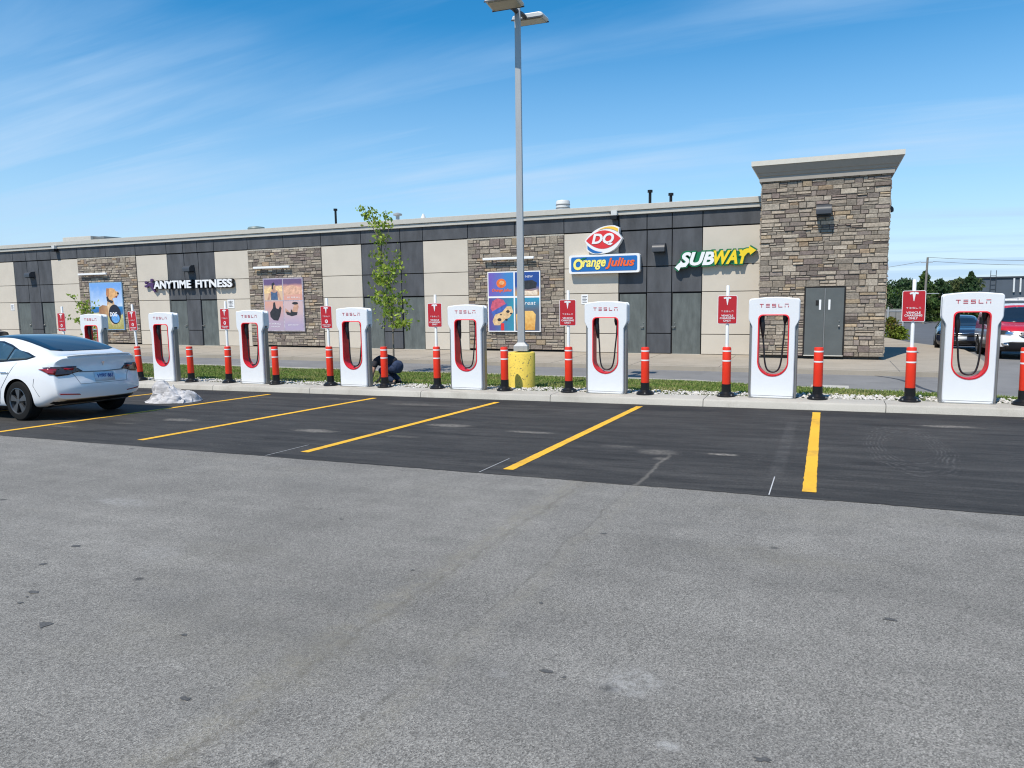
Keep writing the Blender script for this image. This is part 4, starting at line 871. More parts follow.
def frust(mbx, a, b_, z0, z1): mbx.add([(-a, -a, z0), (a, -a, z0), (a, a, z0), (-a, a, z0), (-b_, -b_, z1), (b_, -b_, z1), (b_, b_, z1), (-b_, b_, z1)], [(3, 2, 1, 0), (4, 5, 6, 7), (0, 1, 5, 4), (1, 2, 6, 5), (2, 3, 7, 6), (3, 0, 4, 7)])
mb2 = MB(); mb2.box(-.155, .155, -.155, .155, .875, .985); frust(mb2, .155, .08, .985, 1.06)
cv = mb2.build('base_cover', M['poleg'], t); cv.rotation_euler = (0, 0, RZ)
mb3 = MB(); frust(mb3, .078, .058, .86, 8.20); pl = mb3.build('pole', M['poleg'], t, bevel=.008); pl.rotation_euler = (0, 0, RZ)
def lamp_head(nm, pos, rz, tilt, photocell):
    h = bpy.data.objects.new(nm, None); COL.objects.link(h); h.parent = t; h.location = pos; h.rotation_euler = (tilt[0], tilt[1], rz)
    m_ = MB(); m_.prism([(-.36, -.03), (-.33, .045), (-.24, .065), (.26, .065), (.34, .045), (.37, -.01), (.33, -.045), (-.30, -.05)], -.22, .22); o = m_.build('housing', M['lamphood'], h, bevel=.018)
    m_ = MB(); m_.box(-.29, .31, -.18, .18, -.066, -.049); m_.build('lens', M['lampunder'], h)
    m_ = MB(); m_.prism([(-.36, -.056), (-.36, -.03), (.36, -.03), (.36, -.056)], -.235, -.218); m_.prism([(-.36, -.056), (-.36, -.03), (.36, -.03), (.36, -.056)], .218, .235); m_.build('trim', M['dark_metal'], h)
    if photocell: m_ = MB(); m_.lathe([(.035, .06), (.035, .12), (.0, .125)], 12, (-.2, 0, 0)); m_.build('photocell', M['signwhite'], h)
    return h
lamp_head('lamp_head', (-.07, -.54, 8.13), math.radians(3), (math.radians(-4), 0), False)
lamp_head('lamp_head', (.07, .54, 8.13), math.radians(3), (math.radians(4), 0), True)
mb = MB(); mb.tube([(0, 0, 8.10), (-.02, -.20, 8.12), (-.04, -.34, 8.10)], [.055, .05, .045], 10); mb.build('arm', M['dark_metal'], t)
mb = MB(); mb.tube([(0, 0, 8.10), (.02, .20, 8.12), (.04, .34, 8.10)], [.055, .05, .045], 10); mb.build('arm', M['dark_metal'], t)

# ================================================================ trees and plants
def leaf_quad(mbx, p, s, col, flat=.5):
    n = Vector((random.gauss(0, 1), random.gauss(0, 1), random.gauss(0, 1)*flat+.35)).normalized(); a = n.orthogonal().normalized(); a.rotate(Matrix.Rotation(random.uniform(0, 6.28), 3, n)); b = n.cross(a)
    mbx.add([p-a*s, p-a*s*.1+b*s*.55, p+a*s, p-a*s*.1-b*s*.55], [(0, 1, 2, 3)], col=col)
def leafcol(base, v=.35):
    k = random.uniform(1-v, 1+v); return tuple(max(.004, c*k*random.uniform(.92, 1.08)) for c in base)
DENS = 1.05
def young_tree(name, lb, base, trunk, branches, clusters, leaf=(.30, .39, .06), s=(.038, .074), stake=False):
    t = thing(name, lb, 'tree', base); mb = MB()
    mb.tube([Vector(p) for p in trunk], [.030*(1-.8*i/(len(trunk)-1)) for i in range(len(trunk))], 8)
    for br in branches: mb.tube([Vector(p) for p in br], [.013*(1-.6*i/(len(br)-1)) for i in range(len(br))], 6)
    o = mb.build('trunk', M['bark'], t); smooth_angle(o, 60)
    mb = MB()
    for x, y, z, rx, rz_, n in clusters:
        for i in range(int(n*DENS)):
            d = Vector((random.gauss(0, .48), random.gauss(0, .48), random.gauss(0, .48)))
            p = Vector((x+d.x*rx, y+d.y*rx, z+d.z*rz_))
            if noise.noise(p*4.5) < -.12: continue
            leaf_quad(mb, p, random.uniform(*s), leafcol(leaf))
    mb.build('crown', M['leaf'], t, colors=True); return t
tb = Vector((-11.6, 18.0, -.09))
def zt(px, pz): return (px+11.6, pz+.09)
trk = [(0, 0, 0), (.01, 0, 1.0), (.0, .02, 1.6), (-.15, 0, 2.4), (-.28, .02, 3.2), (-.38, 0, 4.0), (-.50, .03, 4.6)]
brs = [[(0, 0, 1.25), (.25, -.12, 1.42), (.62, -.2, 1.52)], [(-.01, 0, 1.5), (-.25, .1, 1.8), (-.45, .12, 2.05)], [(-.05, 0, 1.9), (.15, .1, 2.2), (.34, .1, 2.45)], [(-.18, 0, 2.5), (.05, -.1, 3.0), (.26, -.1, 3.5)], [(-.3, 0, 3.4), (-.15, .05, 3.8), (-.02, .05, 4.35)], [(-.4, 0, 4.0), (-.7, 0, 4.5), (-.92, 0, 4.85)], [(-.02, 0, 1.4), (.2, .15, 1.7), (.35, .2, 1.95)]]
cls = [(.62, -.2, 1.50, .26, .16, 75), (.30, -.12, 1.48, .22, .18, 70), (.05, 0, 1.62, .42, .28, 200), (-.08, .05, 1.95, .46, .30, 240), (.25, .1, 2.15, .30, .28, 110), (-.28, 0, 2.25, .34, .28, 170), (-.16, 0, 2.6, .36, .3, 230), (-.36, .05, 2.85, .34, .25, 130),
 (.22, -.1, 3.25, .24, .42, 170), (-.22, 0, 3.05, .34, .35, 200), (.0, -.1, 2.95, .2, .2, 70), (-.36, 0, 3.5, .24, .32, 130), (-.36, .03, 3.95, .24, .30, 130), (-.42, 0, 4.35, .24, .26, 110), (-.10, .05, 4.25, .20, .25, 50), (-.74, 0, 4.58, .18, .18, 55), (-.92, 0, 4.80, .16, .16, 45), (-.55, 0, 4.65, .20, .2, 50), (-.12, 0, 4.60, .15, .12, 25), (-.55, .05, 2.15, .18, .18, 35)]
young_tree('young_tree', 'slim young tree with loose bright green leaves, behind the crouching person', tb, trk, brs, cls)
mb = MB(); 
tb2 = Vector((-24.45, 17.9, -.09)); sx = 1.0
young_tree('young_tree', 'small sparse young tree in front of the dog poster, half hidden by a charging post', tb2, [(0, 0, 0), (.0, 0, 1.0), (-.05, 0, 1.7), (-.05, 0, 2.4)], [[(0, 0, 1.1), (-.5, 0, 1.5), (-1.0, 0, 1.75)], [(0, 0, 1.5), (-.4, 0, 2.1), (-.75, 0, 2.5)], [(0, 0, .7), (.15, 0, 1.0), (.3, 0, 1.3)]],
 [(.0, 0, 2.05, .34, .34, 190), (.02, 0, 1.65, .40, .30, 190), (.10, 0, 1.2, .26, .3, 80), (-.72, 0, 2.48, .18, .12, 18), (-1.05, 0, 1.72, .12, .12, 22), (-.45, 0, 1.55, .16, .1, 14), (-.15, 0, .9, .2, .2, 40), (-.45, 0, 2.2, .15, .12, 12)])
def bush(lb, x, y, z, r, h, cols, n=900, name='bush'):
    t = thing(name, lb, 'bush', (x, y, z)); mb = MB()
    for i in range(n):
        u = random.gauss(0, .42); v = random.gauss(0, .42); q = random.random()**.8; rr = (1-q**2)**.5+.12
        c = random.choices(cols, [1]*len(cols))[0] if q > .5 else cols[0]
        leaf_quad(mb, Vector((u*r*rr*1.2, v*r*rr*1.2, q*h)), random.uniform(.05, .10), leafcol(c))
    mb.build('foliage', M['leaf'], t, colors=True)
    mb = MB()
    for i in range(7): a = i*.9; mb.tube([(0, 0, 0), (.3*r*math.cos(a), .3*r*math.sin(a), h*.4), (.6*r*math.cos(a), .6*r*math.sin(a), h*.75)], [.02, .014, .008], 5)
    mb.build('stems', M['bark'], t)
bush('rusty yellow-green bush beside the stone tower at the far end of the pavement', 3.3, 44.5, -.40, .42, 1.2, [(.16, .20, .03), (.24, .17, .04), (.15, .19, .04)])
bush('low yellow-green bush in front of the rusty one by the pavement', 3.75, 44.5, -.45, .42, .75, [(.20, .26, .03), (.16, .22, .03)])
def big_tree(lb, x, y, z, h, r, col, conifer=False, n=2600, grp='trees beyond the car park'):
    t = thing('tree', lb, 'tree', (x, y, z), 0, grp); mb = MB(); tr = h*.035
    top = h*.97 if conifer else h*.75
    mb.tube([(0, 0, 0), (.02*h, 0, h*.4), (0, 0, top)], [tr, tr*.7, tr*.15], 8)
    if not conifer:
        for i in range(7): a = i*.9+x; mb.tube([(0, 0, h*(.3+.05*i)), (r*.35*math.cos(a), r*.35*math.sin(a), h*(.5+.04*i)), (r*.7*math.cos(a), r*.7*math.sin(a), h*(.6+.045*i))], [tr*.4, tr*.28, tr*.1], 5)
    mb.build('trunk', M['bark'], t); mb = MB()
    if conifer:
        for i in range(n):
            q = random.random()**1.25; zz = h*(.06+.94*q); rad = r*(1-q)**.8*(.75+.25*math.sin(zz*9+x))+.08; a = random.uniform(0, 6.28); rr = rad*random.random()**.35; leaf_quad(mb, Vector((rr*math.cos(a), rr*math.sin(a), zz-rr*.25)), random.uniform(.09, .17), leafcol(col, .4), .2)
    else:
        lumps = [(random.gauss(0, .42)*r, random.gauss(0, .42)*r, h*random.uniform(.25, .86), r*random.uniform(.28, .5)) for _ in range(16)]+[(0, 0, h*.88, r*.3)]
        for i in range(n):
            lx, ly, lz, lr = random.choice(lumps); d = Vector((random.gauss(0, 1), random.gauss(0, 1), random.gauss(0, 1))).normalized()*lr*random.random()**.3
            leaf_quad(mb, Vector((lx+d.x, ly+d.y, lz+d.z*.8)), random.uniform(.10, .19), leafcol(col, .4))
    mb.build('crown', M['leaf'], t, colors=True)
G1, G2, G3 = (.080, .135, .035), (.050, .092, .035), (.12, .15, .06)
far = [(1.2, 74, 4.1, 2.1, G2, 0, 'dark broad tree just behind the stone tower corner'), (4.8, 74, 3.6, 1.9, G1, 0, 'mid-green round tree right beside the tower edge on the skyline'), (6.5, 76, 4.0, 2.0, G2, 0, 'dark tree behind the white post of the right-hand red sign'),
 (8.1, 75, 4.5, 2.4, G1, 1, 'tallest conifer in the tree row, beside the utility pole'), (9.5, 77, 3.9, 1.7, G2, 0, 'dark tree just right of the utility pole'), (10.9, 76, 3.9, 1.9, G3, 0, 'paler olive tree in the middle of the row above the charging post'),
 (11.5, 74, 4.35, 1.9, G2, 1, 'pointed dark conifer next to the dark flat-roofed building'), (7.2, 72, 2.6, 1.6, G1, 0, 'low green tree filling the gap under the utility pole'), (10.4, 72, 2.5, 1.7, G2, 0, 'low dark tree under the paler olive tree'), (11.6, 70, 2.0, 1.0, G1, 0, 'low green tree at the foot of the pointed conifer'), (5.6, 71, 2.3, 1.5, G2, 0, 'low dark tree behind the grey fence')]
for x, y, h, r, c, con, lb in far: big_tree(lb, x, y, -.45, h, r, c, bool(con))
# fence
t = thing('fence', 'low grey board fence at the back of the road', 'fence', (4.3, 62, -.4)); mb = MB()
for i in range(9): mb.box(-3+i*.45, -3+i*.45+.43, 0, .03, .1, 1.35)
mb.build('boards', mat('weathered_grey', (.24, .235, .22), .9, var=.2), t)
for i in range(5): mb = MB(); mb.box(-3.05+i*1.02, -2.95+i*1.02, -.1, .0, 0, 1.5); mb.build('post', M['poleg'], t)
for z in (.35, 1.15): mb = MB(); mb.box(-3, 1.1, -.03, -.001, z, z+.08); mb.build('rail', M['poleg'], t)
# utility pole and wires
t = thing('utility_pole', 'thin grey utility pole with a cross-arm and a small lamp arm above the trees', 'utility pole', (7.38, 68, -.45)); t.scale = (.857, 1, .857)
mb = MB(); mb.tube([(0, 0, 0), (.10, 0, 6.35)], [.13, .09], 10); o = mb.build('pole', mat('pole_wood', (.22, .20, .17), .9, var=.2), t); smooth_angle(o, 60)
mb = MB(); mb.box(-.05, 1.2, -.04, .04, 2.9, 2.97); mb.build('lamp_arm', M['poleg'], t)
mb = MB(); mb.box(-.45, .55, -.05, .05, 5.85, 5.93); mb.build('cross_arm', M['poleg'], t)
mb = MB()
for (x0, z0, x1, z1) in ((.55, 5.95, 30, 6.4), (-.45, 5.95, -30, 4.6), (.1, 6.35, 30, 6.9)):
    P = [(x0+(x1-x0)*i/14, 0, z0+(z1-z0)*i/14-.9*4*(i/14)*(1-i/14)) for i in range(15)]; mb.tube(P, .018, 4)
mb.build('wires', M['steel'], t)
# dark flat-roofed building
M['slate'] = mat('slate_cladding', (.085, .105, .135), .7, var=.08, scale=.8); M['coping'] = mat('dark_coping', (.04, .047, .06), .5)
t = thing('flat_roofed_building', 'dark blue-grey flat-roofed building far behind the red and white van', 'building', (15.3, 95, -.5))
mb = MB(); mb.box(0, 34, 0, 18, 0, 4.15); mb.build('wall', M['slate'], t)
mb = MB(); mb.box(-.12, 34.1, -.12, 18.1, 4.15, 4.32); mb.build('coping', M['coping'], t)
mb = MB()
for i in range(7): mb.box(1.25, 1.75, -.35, -.31, 1.4+i*.5, 1.45+i*.5)
for x in (1.22, 1.74): mb.box(x, x+.05, -.38, -.30, 1.0, 5.0)
mb.build('roof_ladder', M['dark_metal'], t)
for x in (3.5, 4.1): mb = MB(); mb.tube([(x+.25, -.1, 4.1), (x+.25, -.1, 3.4), (x, -.1, 1.5)] if 0 else [(x, -.12, 4.1), (x+.02, -.12, 2.6)], .09, 8); mb.build('downpipe', M['signwhite'], t)
for i in range(4): mb = MB(); mb.box(6+i*5, 8.4+i*5, -.05, .02, 1.2, 2.5); mb.build('window', M['black'], t)

# ================================================================ vehicles
def decal(bvh, poly, axis, side, off, name, m, parent, cell=.05, thick=.004, inv=None):
    """a thin skin of the given outline laid on the body. axis 'y': outline (x,z) seen from the side; 'x': outline (y,z) seen from an end; 'z': outline (x,y) from above"""
    bm = bmesh.new()
    vs = [bm.verts.new((a, b, 0)) for a, b in poly]; bm.faces.new(vs)
    x0, x1 = min(p[0] for p in poly), max(p[0] for p in poly); y0, y1 = min(p[1] for p in poly), max(p[1] for p in poly)
    for k in range(1, int((x1-x0)/cell)+1): bmesh.ops.bisect_plane(bm, geom=bm.verts[:]+bm.edges[:]+bm.faces[:], plane_co=(x0+k*cell, 0, 0), plane_no=(1, 0, 0))
    for k in range(1, int((y1-y0)/cell)+1): bmesh.ops.bisect_plane(bm, geom=bm.verts[:]+bm.edges[:]+bm.faces[:], plane_co=(0, y0+k*cell, 0), plane_no=(0, 1, 0))
    for v in bm.verts:
        a, b = v.co.x, v.co.y
        if axis == 'y': o, d = Vector((a, side*3, b)), Vector((0, -side, 0))
        elif axis == 'x': o, d = Vector((side*8, a, b)), Vector((-side, 0, 0))
        else: o, d = Vector((a, b, 5)), Vector((0, 0, -1))
        h, n, i, dist = bvh.ray_cast(o, d)
        if h is None: h, n, i, dist = bvh.find_nearest(o+d*2.2 if axis == 'y' else Vector((side*2.3, a, b)) if axis == 'x' else Vector((a, b, 1)))
        if n.dot(d) > 0: n = -n
        v.co = h+n*off
    bm.normal_update()
    me = bpy.data.meshes.new(name); bm.to_mesh(me); bm.free(); me.materials.append(m); me.shade_smooth()
    o = bpy.data.objects.new(name, me); COL.objects.link(o); o.parent = parent
    sm = o.modifiers.new('solid', 'SOLIDIFY'); sm.thickness = thick; sm.offset = 0
    return o
def body_mesh(P, mats, zone=None, arches=()):
    """closed body skin from profile curves; x runs from the nose (-) to the tail (+) with the rear axle at x=0"""
    f = lambda key, x: float(np.interp(x, [a for a, b in P[key]], [b for a, b in P[key]]))
    xs = P['stations']; rows = []
    for x in xs:
        zb, zbe, zt_, w_, wr = f('bot', x), f('belt', x), f('top', x), f('half', x), f('roofhalf', x)
        h = zt_-zbe; wg = w_*P.get('tuck', .915)
        pts = [(0, zb), (.5*w_, zb), (.86*w_, zb), (.965*w_, zb+.05), (.995*w_, zb+.16), (1.0*w_, zb+(zbe-zb)*.5), (.99*w_, zbe-.14), (.965*w_, zbe-.045), (wg+.015, zbe-.004),
               (wg*.55+wr*.45+.012, zbe+.42*h), (wr+.004, zbe+.80*h), (wr*.90, zbe+.935*h), (wr*.55, zbe+.988*h), (0, zt_)]
        rows.append([Vector((x, y, z)) for y, z in pts])
    x0, x1 = xs[0], xs[-1]
    def xr(z): return float(np.interp(z, [a for a, b in P['rear']], [b for a, b in P['rear']]))
    def xf(z): return float(np.interp(z, [a for a, b in P['front']], [b for a, b in P['front']]))
    W = P['W']
    for r in rows:
        for v in r:
            wr_ = max(0, (v.x-(x1-.55))/.55); wf = max(0, ((x0+.6)-v.x)/.6); cur = (abs(v.y)/W)**2.6
            v.x += wr_**2*(xr(v.z)-x1)-wr_**1.5*cur*P.get('rc', .16)+wf**2*(xf(v.z)-x0)+wf**1.5*cur*P.get('fc', .30)
    n = len(rows[0]); verts = []; loops = []
    def ring(r):
        idx = []
        for v in r: idx.append(len(verts)); verts.append(v.copy())
        for v in r[-2:0:-1]: idx.append(len(verts)); verts.append(Vector((v.x, -v.y, v.z)))
        loops.append(idx)
    def cap(r, dirn):
        zc = sum(v.z for v in r)/len(r); o = []
        for s_ in (.93, .6, .3):
            o.append([Vector((v.x*0+ (v.x+(.0 if s_ > .9 else (P.get('bulge', .012)*dirn))) - (abs(v.y)/W)**2.6*(s_**2.6-1)*(P.get('rc', .16) if dirn > 0 else -P.get('fc', .30)), v.y*s_, zc+(v.z-zc)*(s_ if s_ < .9 else .985))) for v in r])
            for v, q in zip(o[-1], r):       # keep the end profile at the new height
                v.x = (xr(v.z)-(abs(v.y)/W)**2.6*P.get('rc', .16) if dirn > 0 else xf(v.z)+(abs(v.y)/W)**2.6*P.get('fc', .30))+.012*dirn*(s_ < .9)
        return o, zc
    fc, zf = cap(rows[0], -1); rc, zr = cap(rows[-1], 1)
    for r in fc[::-1]: ring(r)
    for r in rows: ring(r)
    for r in rc: ring(r)
    m = len(loops[0]); faces = []
    for a, b in zip(loops, loops[1:]): faces += [(a[i], b[i], b[(i+1) % m], a[(i+1) % m]) for i in range(m)]
    verts.append(Vector((xf(zf)-.012, 0, zf))); faces += [(loops[0][(i+1) % m], len(verts)-1, loops[0][i]) for i in range(m)]
    verts.append(Vector((xr(zr)+.012, 0, zr))); faces += [(loops[-1][i], len(verts)-1, loops[-1][(i+1) % m]) for i in range(m)]
    me = bpy.data.meshes.new('body'); me.from_pydata([tuple(v) for v in verts], [], faces)
    bm = bmesh.new(); bm.from_mesh(me); bmesh.ops.recalc_face_normals(bm, faces=bm.faces); bm.to_mesh(me); bm.free()
    ob = bpy.data.objects.new('tmp', me); COL.objects.link(ob); s = ob.modifiers.new('s', 'SUBSURF'); s.levels = 2; s.render_levels = 2
    for mm in mats: me.materials.append(mm)
    dg = bpy.context.evaluated_depsgraph_get(); dg.update(); me2 = bpy.data.meshes.new_from_object(ob.evaluated_get(dg)); bpy.data.objects.remove(ob)
    if zone:
        for p_ in me2.polygons: p_.material_index = zone(p_.center)
    bm = bmesh.new(); bm.from_mesh(me2); bvh = BVHTree.FromBMesh(bm); bm.free()
    # wheel arches
    ob = bpy.data.objects.new('body', me2); COL.objects.link(ob); cuts = []
    for (ax, az, r) in arches:
        for s_ in (-1, 1):
            c = MB(); c.lathe([(r, s_*(W-.26)), (r, s_*(W+.3))], 40, (ax, 0, az), 'y'); co = c.build('cut', [mats[-1]])
            bm = bmesh.new(); bm.from_mesh(co.data); bmesh.ops.recalc_face_normals(bm, faces=bm.faces); bm.to_mesh(co.data); bm.free(); cuts.append(co)
            bo = ob.modifiers.new('b', 'BOOLEAN'); bo.operation = 'DIFFERENCE'; bo.object = co; bo.solver = 'EXACT'; bo.material_mode = 'TRANSFER'
    dg.update(); dg = bpy.context.evaluated_depsgraph_get(); me3 = bpy.data.meshes.new_from_object(ob.evaluated_get(dg))
    for c in cuts: bpy.data.objects.remove(c)
    bpy.data.objects.remove(ob)
    o = bpy.data.objects.new('body', me3); COL.objects.link(o); smooth_angle(o, 35); return o, bvh
M['carwhite'] = mat('white_car_paint', (.80, .81, .82), .16, var=.01, coat=.9)
M['glass'] = mat('tinted_glass', (.012, .016, .022), .04, var=.02, spec=.9, coat=.6); M['sideglass'] = mat('side_glass', (.035, .06, .075), .05, var=.5, scale=1.5, spec=.9)
M['lens_red'] = mat('tail_lamp_red', (.30, .006, .012), .12, coat=.8); M['lens_dark'] = mat('tail_lamp_dark', (.035, .012, .016), .1, coat=.8); M['gloss_black'] = mat('gloss_black', (.012, .012, .013), .2)
M['tyre'] = mat('tyre', (.010, .010, .010), .85, spec=.2); M['rimg'] = mat('grey_rim', (.16, .165, .175), .35, metal=.8); M['rimd'] = mat('dark_rim', (.02, .02, .022), .45)
M['plate'] = mat('plate_white', (.66, .70, .76), .4); M['plateblue'] = mat('plate_blue', (.05, .12, .34), .4); M['chrome'] = mat('chrome', (.7, .7, .7), .15, metal=1)
M['seam'] = mat('panel_gap', (.20, .21, .22), .6)
def wheel(parent, x, y, r, side, spokes=5, wd=.235):
    wv = bpy.data.objects.new('wheel', None); COL.objects.link(wv); wv.parent = parent; wv.location = (x, y, r)
    s_ = side; h = wd/2
    mb = MB(); mb.lathe([(r*.66, -h), (r*.70, -h-.005), (r*.93, -h*.96), (r*.985, -h*.8), (r, -h*.55), (r, h*.55), (r*.985, h*.8), (r*.93, h*.96), (r*.70, h+.005), (r*.66, h)], 44, (0, 0, 0), 'y', cap=False); o = mb.build('tyre', M['tyre'], wv); smooth_angle(o, 30)
    mb = MB(); mb.lathe([(r*.66, s_*h*.98), (r*.62, s_*h*.7), (r*.58, s_*h*.45), (.0, s_*h*.45)], 40, (0, 0, 0), 'y', cap=False); 
    for k in range(len(mb.v)): pass
    o = mb.build('rim_dish', M['rimd'], wv); smooth_angle(o, 30)
    mb = MB(); mb.lathe([(r*.665, s_*h*1.01), (r*.64, s_*h*1.03), (r*.62, s_*h*.9)], 40, (0, 0, 0), 'y', cap=False); R0, R1 = .05, r*.63
    for k in range(spokes):
        a = 2*pi*k/spokes+.35; wa = .5*pi/spokes*.9
        pp = [(R0*math.cos(a-wa*1.4), R0*math.sin(a-wa*1.4)), (R1*math.cos(a-wa), R1*math.sin(a-wa)), (R1*1.01*math.cos(a), R1*1.01*math.sin(a)), (R1*math.cos(a+wa), R1*math.sin(a+wa)), (R0*math.cos(a+wa*1.4), R0*math.sin(a+wa*1.4))]
        ya, yb = s_*h*.62, s_*h*.92; mb.prism(pp, min(ya, yb), max(ya, yb))
    o = mb.build('rim', M['rimg'], wv); smooth_angle(o, 30)
    mb = MB(); ya, yb = s_*h*.92, s_*h*.99; mb.lathe([(.045, ya), (.042, yb), (0, yb)], 16, (0, 0, 0), 'y'); mb.build('hub_cap', M['rimg'], wv); return wv
def line_poly(pts, w_):
    L_, R_ = [], []
    for i, p_ in enumerate(pts):
        a = pts[max(i-1, 0)]; b = pts[min(i+1, len(pts)-1)]; dx, dz = b[0]-a[0], b[1]-a[1]; l = math.hypot(dx, dz) or 1; L_.append((p_[0]-dz/l*w_/2, p_[1]+dx/l*w_/2)); R_.append((p_[0]+dz/l*w_/2, p_[1]-dx/l*w_/2))
    return L_+R_[::-1]
# --- white electric saloon, tail towards +x, rear axle at x=0
WB = 2.875; X0, X1 = -WB-.84, .98
P = dict(W=.925, rc=.22, fc=.42,
  stations=[X0+.005, X0+.08, X0+.25, X0+.5, -WB-.1, -2.62, -2.35, -2.12, -1.8, -1.45, -1.1, -.75, -.4, -.1, .15, .38, .55, .68, .80, .90, .96, X1],
  bot=[(X0, .30), (X0+.3, .19), (-WB, .17), (0, .18), (.5, .22), (X1, .36)],
  belt=[(X0, .62), (X0+.3, .70), (-WB, .80), (-2.35, .885), (-1.2, .945), (-.2, 1.0), (.3, 1.03), (.7, 1.02), (X1, 1.00)],
  top=[(X0, .66), (X0+.25, .76), (-WB, .88), (-2.55, .945), (-2.2, 1.08), (-1.8, 1.28), (-1.45, 1.40), (-1.1, 1.455), (-.75, 1.462), (-.4, 1.43), (-.1, 1.365), (.15, 1.295), (.38, 1.215), (.55, 1.145), (.68, 1.11), (.80, 1.10), (.90, 1.095), (X1, 1.055)],
  half=[(X0, .70), (X0+.1, .80), (X0+.3, .88), (-WB, .915), (-2, .92), (-.6, .925), (.2, .925), (.5, .905), (.8, .855), (X1, .80)],
  roofhalf=[(X0, .60), (X0+.3, .72), (-WB, .76), (-2.3, .72), (-1.8, .61), (-1.2, .575), (-.5, .58), (0, .62), (.4, .68), (.7, .69), (X1, .66)],
  rear=[(.2, X1-.12), (.36, X1-.03), (.5, X1), (.62, X1-.005), (.72, X1-.05), (.95, X1-.075), (1.04, X1-.045), (1.10, X1-.02)],
  front=[(.15, X0+.1), (.35, X0), (.55, X0+.02), (.7, X0+.12)])
car = thing('parked_car', 'white electric saloon with dark glass roof seen from behind, at the left edge', 'car')
bo, bvh = body_mesh(P, [M['carwhite'], M['black']], zone=lambda c: 1 if c.z < .235 or (c.x > .62 and c.z < .33 and abs(c.y) < .78) else 0, arches=[(0, .34, .375), (-WB, .34, .375)])
bo.parent = car
dx = lambda *a, **k: decal(bvh, *a, **k)
# glass roof and rear window in one sweep
half = [(-1.95, .54), (-1.5, .525), (-1.1, .53), (-.6, .545), (-.2, .575), (.1, .60), (.30, .605), (.43, .59), (.50, .45), (.52, .25)]
dx(half+[(x, -y) for x, y in half[::-1]], 'z', 1, .004, 'roof_glass', M['glass'], car, cell=.07)
dx([(-2.52, .62), (-2.02, .555), (-2.00, -.555), (-2.52, -.62)], 'z', 1, .004, 'windscreen', M['glass'], car, cell=.07)
for s_ in (-1, 1):
    win = [(-2.05, .955), (-1.75, 1.14), (-1.45, 1.27), (-1.1, 1.345), (-.75, 1.335), (-.45, 1.275), (-.15, 1.185), (.12, 1.145), (.37, 1.078), (.20, 1.03), (-.5, .985), (-1.3, .955)]
    fr = dx(win, 'y', s_, .004, 'window_frame', M['gloss_black'], car, cell=.06)
    wf = [(-1.93, .975), (-1.72, 1.115), (-1.43, 1.24), (-1.14, 1.312), (-1.10, 1.312), (-1.10, .985)]
    wr = [(-1.03, .990), (-1.03, 1.315), (-.76, 1.308), (-.47, 1.25), (-.33, 1.215), (-.33, 1.015)]
    wq = [(-.29, 1.02), (-.29, 1.20), (-.14, 1.185), (.11, 1.125), (.30, 1.075), (.19, 1.045)]
    for q in (wf, wr, wq): dx(q, 'y', s_, .009, 'side_window', M['sideglass'], car, cell=.06)
    dx(line_poly([(-1.06, .26), (-1.06, .94)], .006), 'y', s_, .002, 'door_gap', M['seam'], car, cell=.1); 
    dx(line_poly([(-.50, .28), (-.42, .55), (-.22, .78), (-.02, .98)], .006), 'y', s_, .002, 'door_gap', M['seam'], car, cell=.1)
    dx(line_poly([(.43, .72), (.40, .60), (.52, .42)], .006), 'y', s_, .002, 'bumper_gap', M['seam'], car, cell=.1)
    h = dx([(-.42, .80), (-.40, .818), (-.22, .822), (-.21, .806)], 'y', s_, .012, 'door_handle', M['chrome'], car, thick=.012)
    h = dx([(-1.50, .785), (-1.48, .803), (-1.30, .807), (-1.29, .79)], 'y', s_, .012, 'door_handle', M['chrome'], car, thick=.012)
    # tail lamp wraps from the side on to the tail
    y = lambda a: s_*a
    lamp = [(y(.86), .905), (y(.80), .915), (y(.60), .910), (y(.44), .875), (y(.37), .825), (y(.50), .800), (y(.60), .765), (y(.76), .752), (y(.82), .80)]
    dx(lamp, 'x', 1, .006, 'tail_lamp', M['lens_dark'], car, cell=.04, thick=.008)
    dx([(.82, .82), (.79, .87), (.76, .908), (.88, .915), (.88, .80)], 'y', s_, .006, 'tail_lamp', M['lens_dark'], car, cell=.04, thick=.008)
    dx([(y(.88), .88), (y(.80), .885), (y(.74), .878), (y(.78), .78), (y(.83), .79)], 'x', 1, .012, 'brake_lens', M['lens_red'], car, cell=.04, thick=.006)
    dx([(.83, .85), (.82, .88), (.87, .885), (.87, .84)], 'y', s_, .012, 'brake_lens', M['lens_red'], car, cell=.04, thick=.006)
    dx([(y(.44), .425), (y(.74), .445), (y(.76), .468), (y(.46), .445)], 'x', 1, .004, 'rear_reflector', M['lens_red'], car, cell=.05)
    dx([(y(.90), .66), (y(.62), .685), (y(.60), .62), (y(.88), .60)], 'x', -1, .006, 'headlight', M['chrome'], car, cell=.04)
    # mirror
    mb = MB(); mb.lathe([(.0, -.10), (.07, -.08), (.10, 0), (.085, .06), (0, .075)], 14, (-1.92, s_*1.0, .99), 'y'); o = mb.build('wing_mirror', M['carwhite'], car); smooth_angle(o, 60)
    for ax in (0, -WB): wheel(car, ax, s_*.805, .335, s_)
lid = [(-.56, 1.00), (-.60, .80), (-.50, .70), (-.42, .60), (.42, .60), (.50, .70), (.60, .80), (.56, 1.00)]
dx(line_poly([(-.62, .90), (-.50, .745), (-.44, .61), (.44, .61), (.50, .745), (.62, .90)], .007), 'x', 1, .002, 'boot_gap', M['seam'], car, cell=.12)
dx(line_poly([(-.42, .812), (0, .80), (.42, .812)], .018), 'x', 1, .003, 'boot_crease', M['seam'], car, cell=.1)
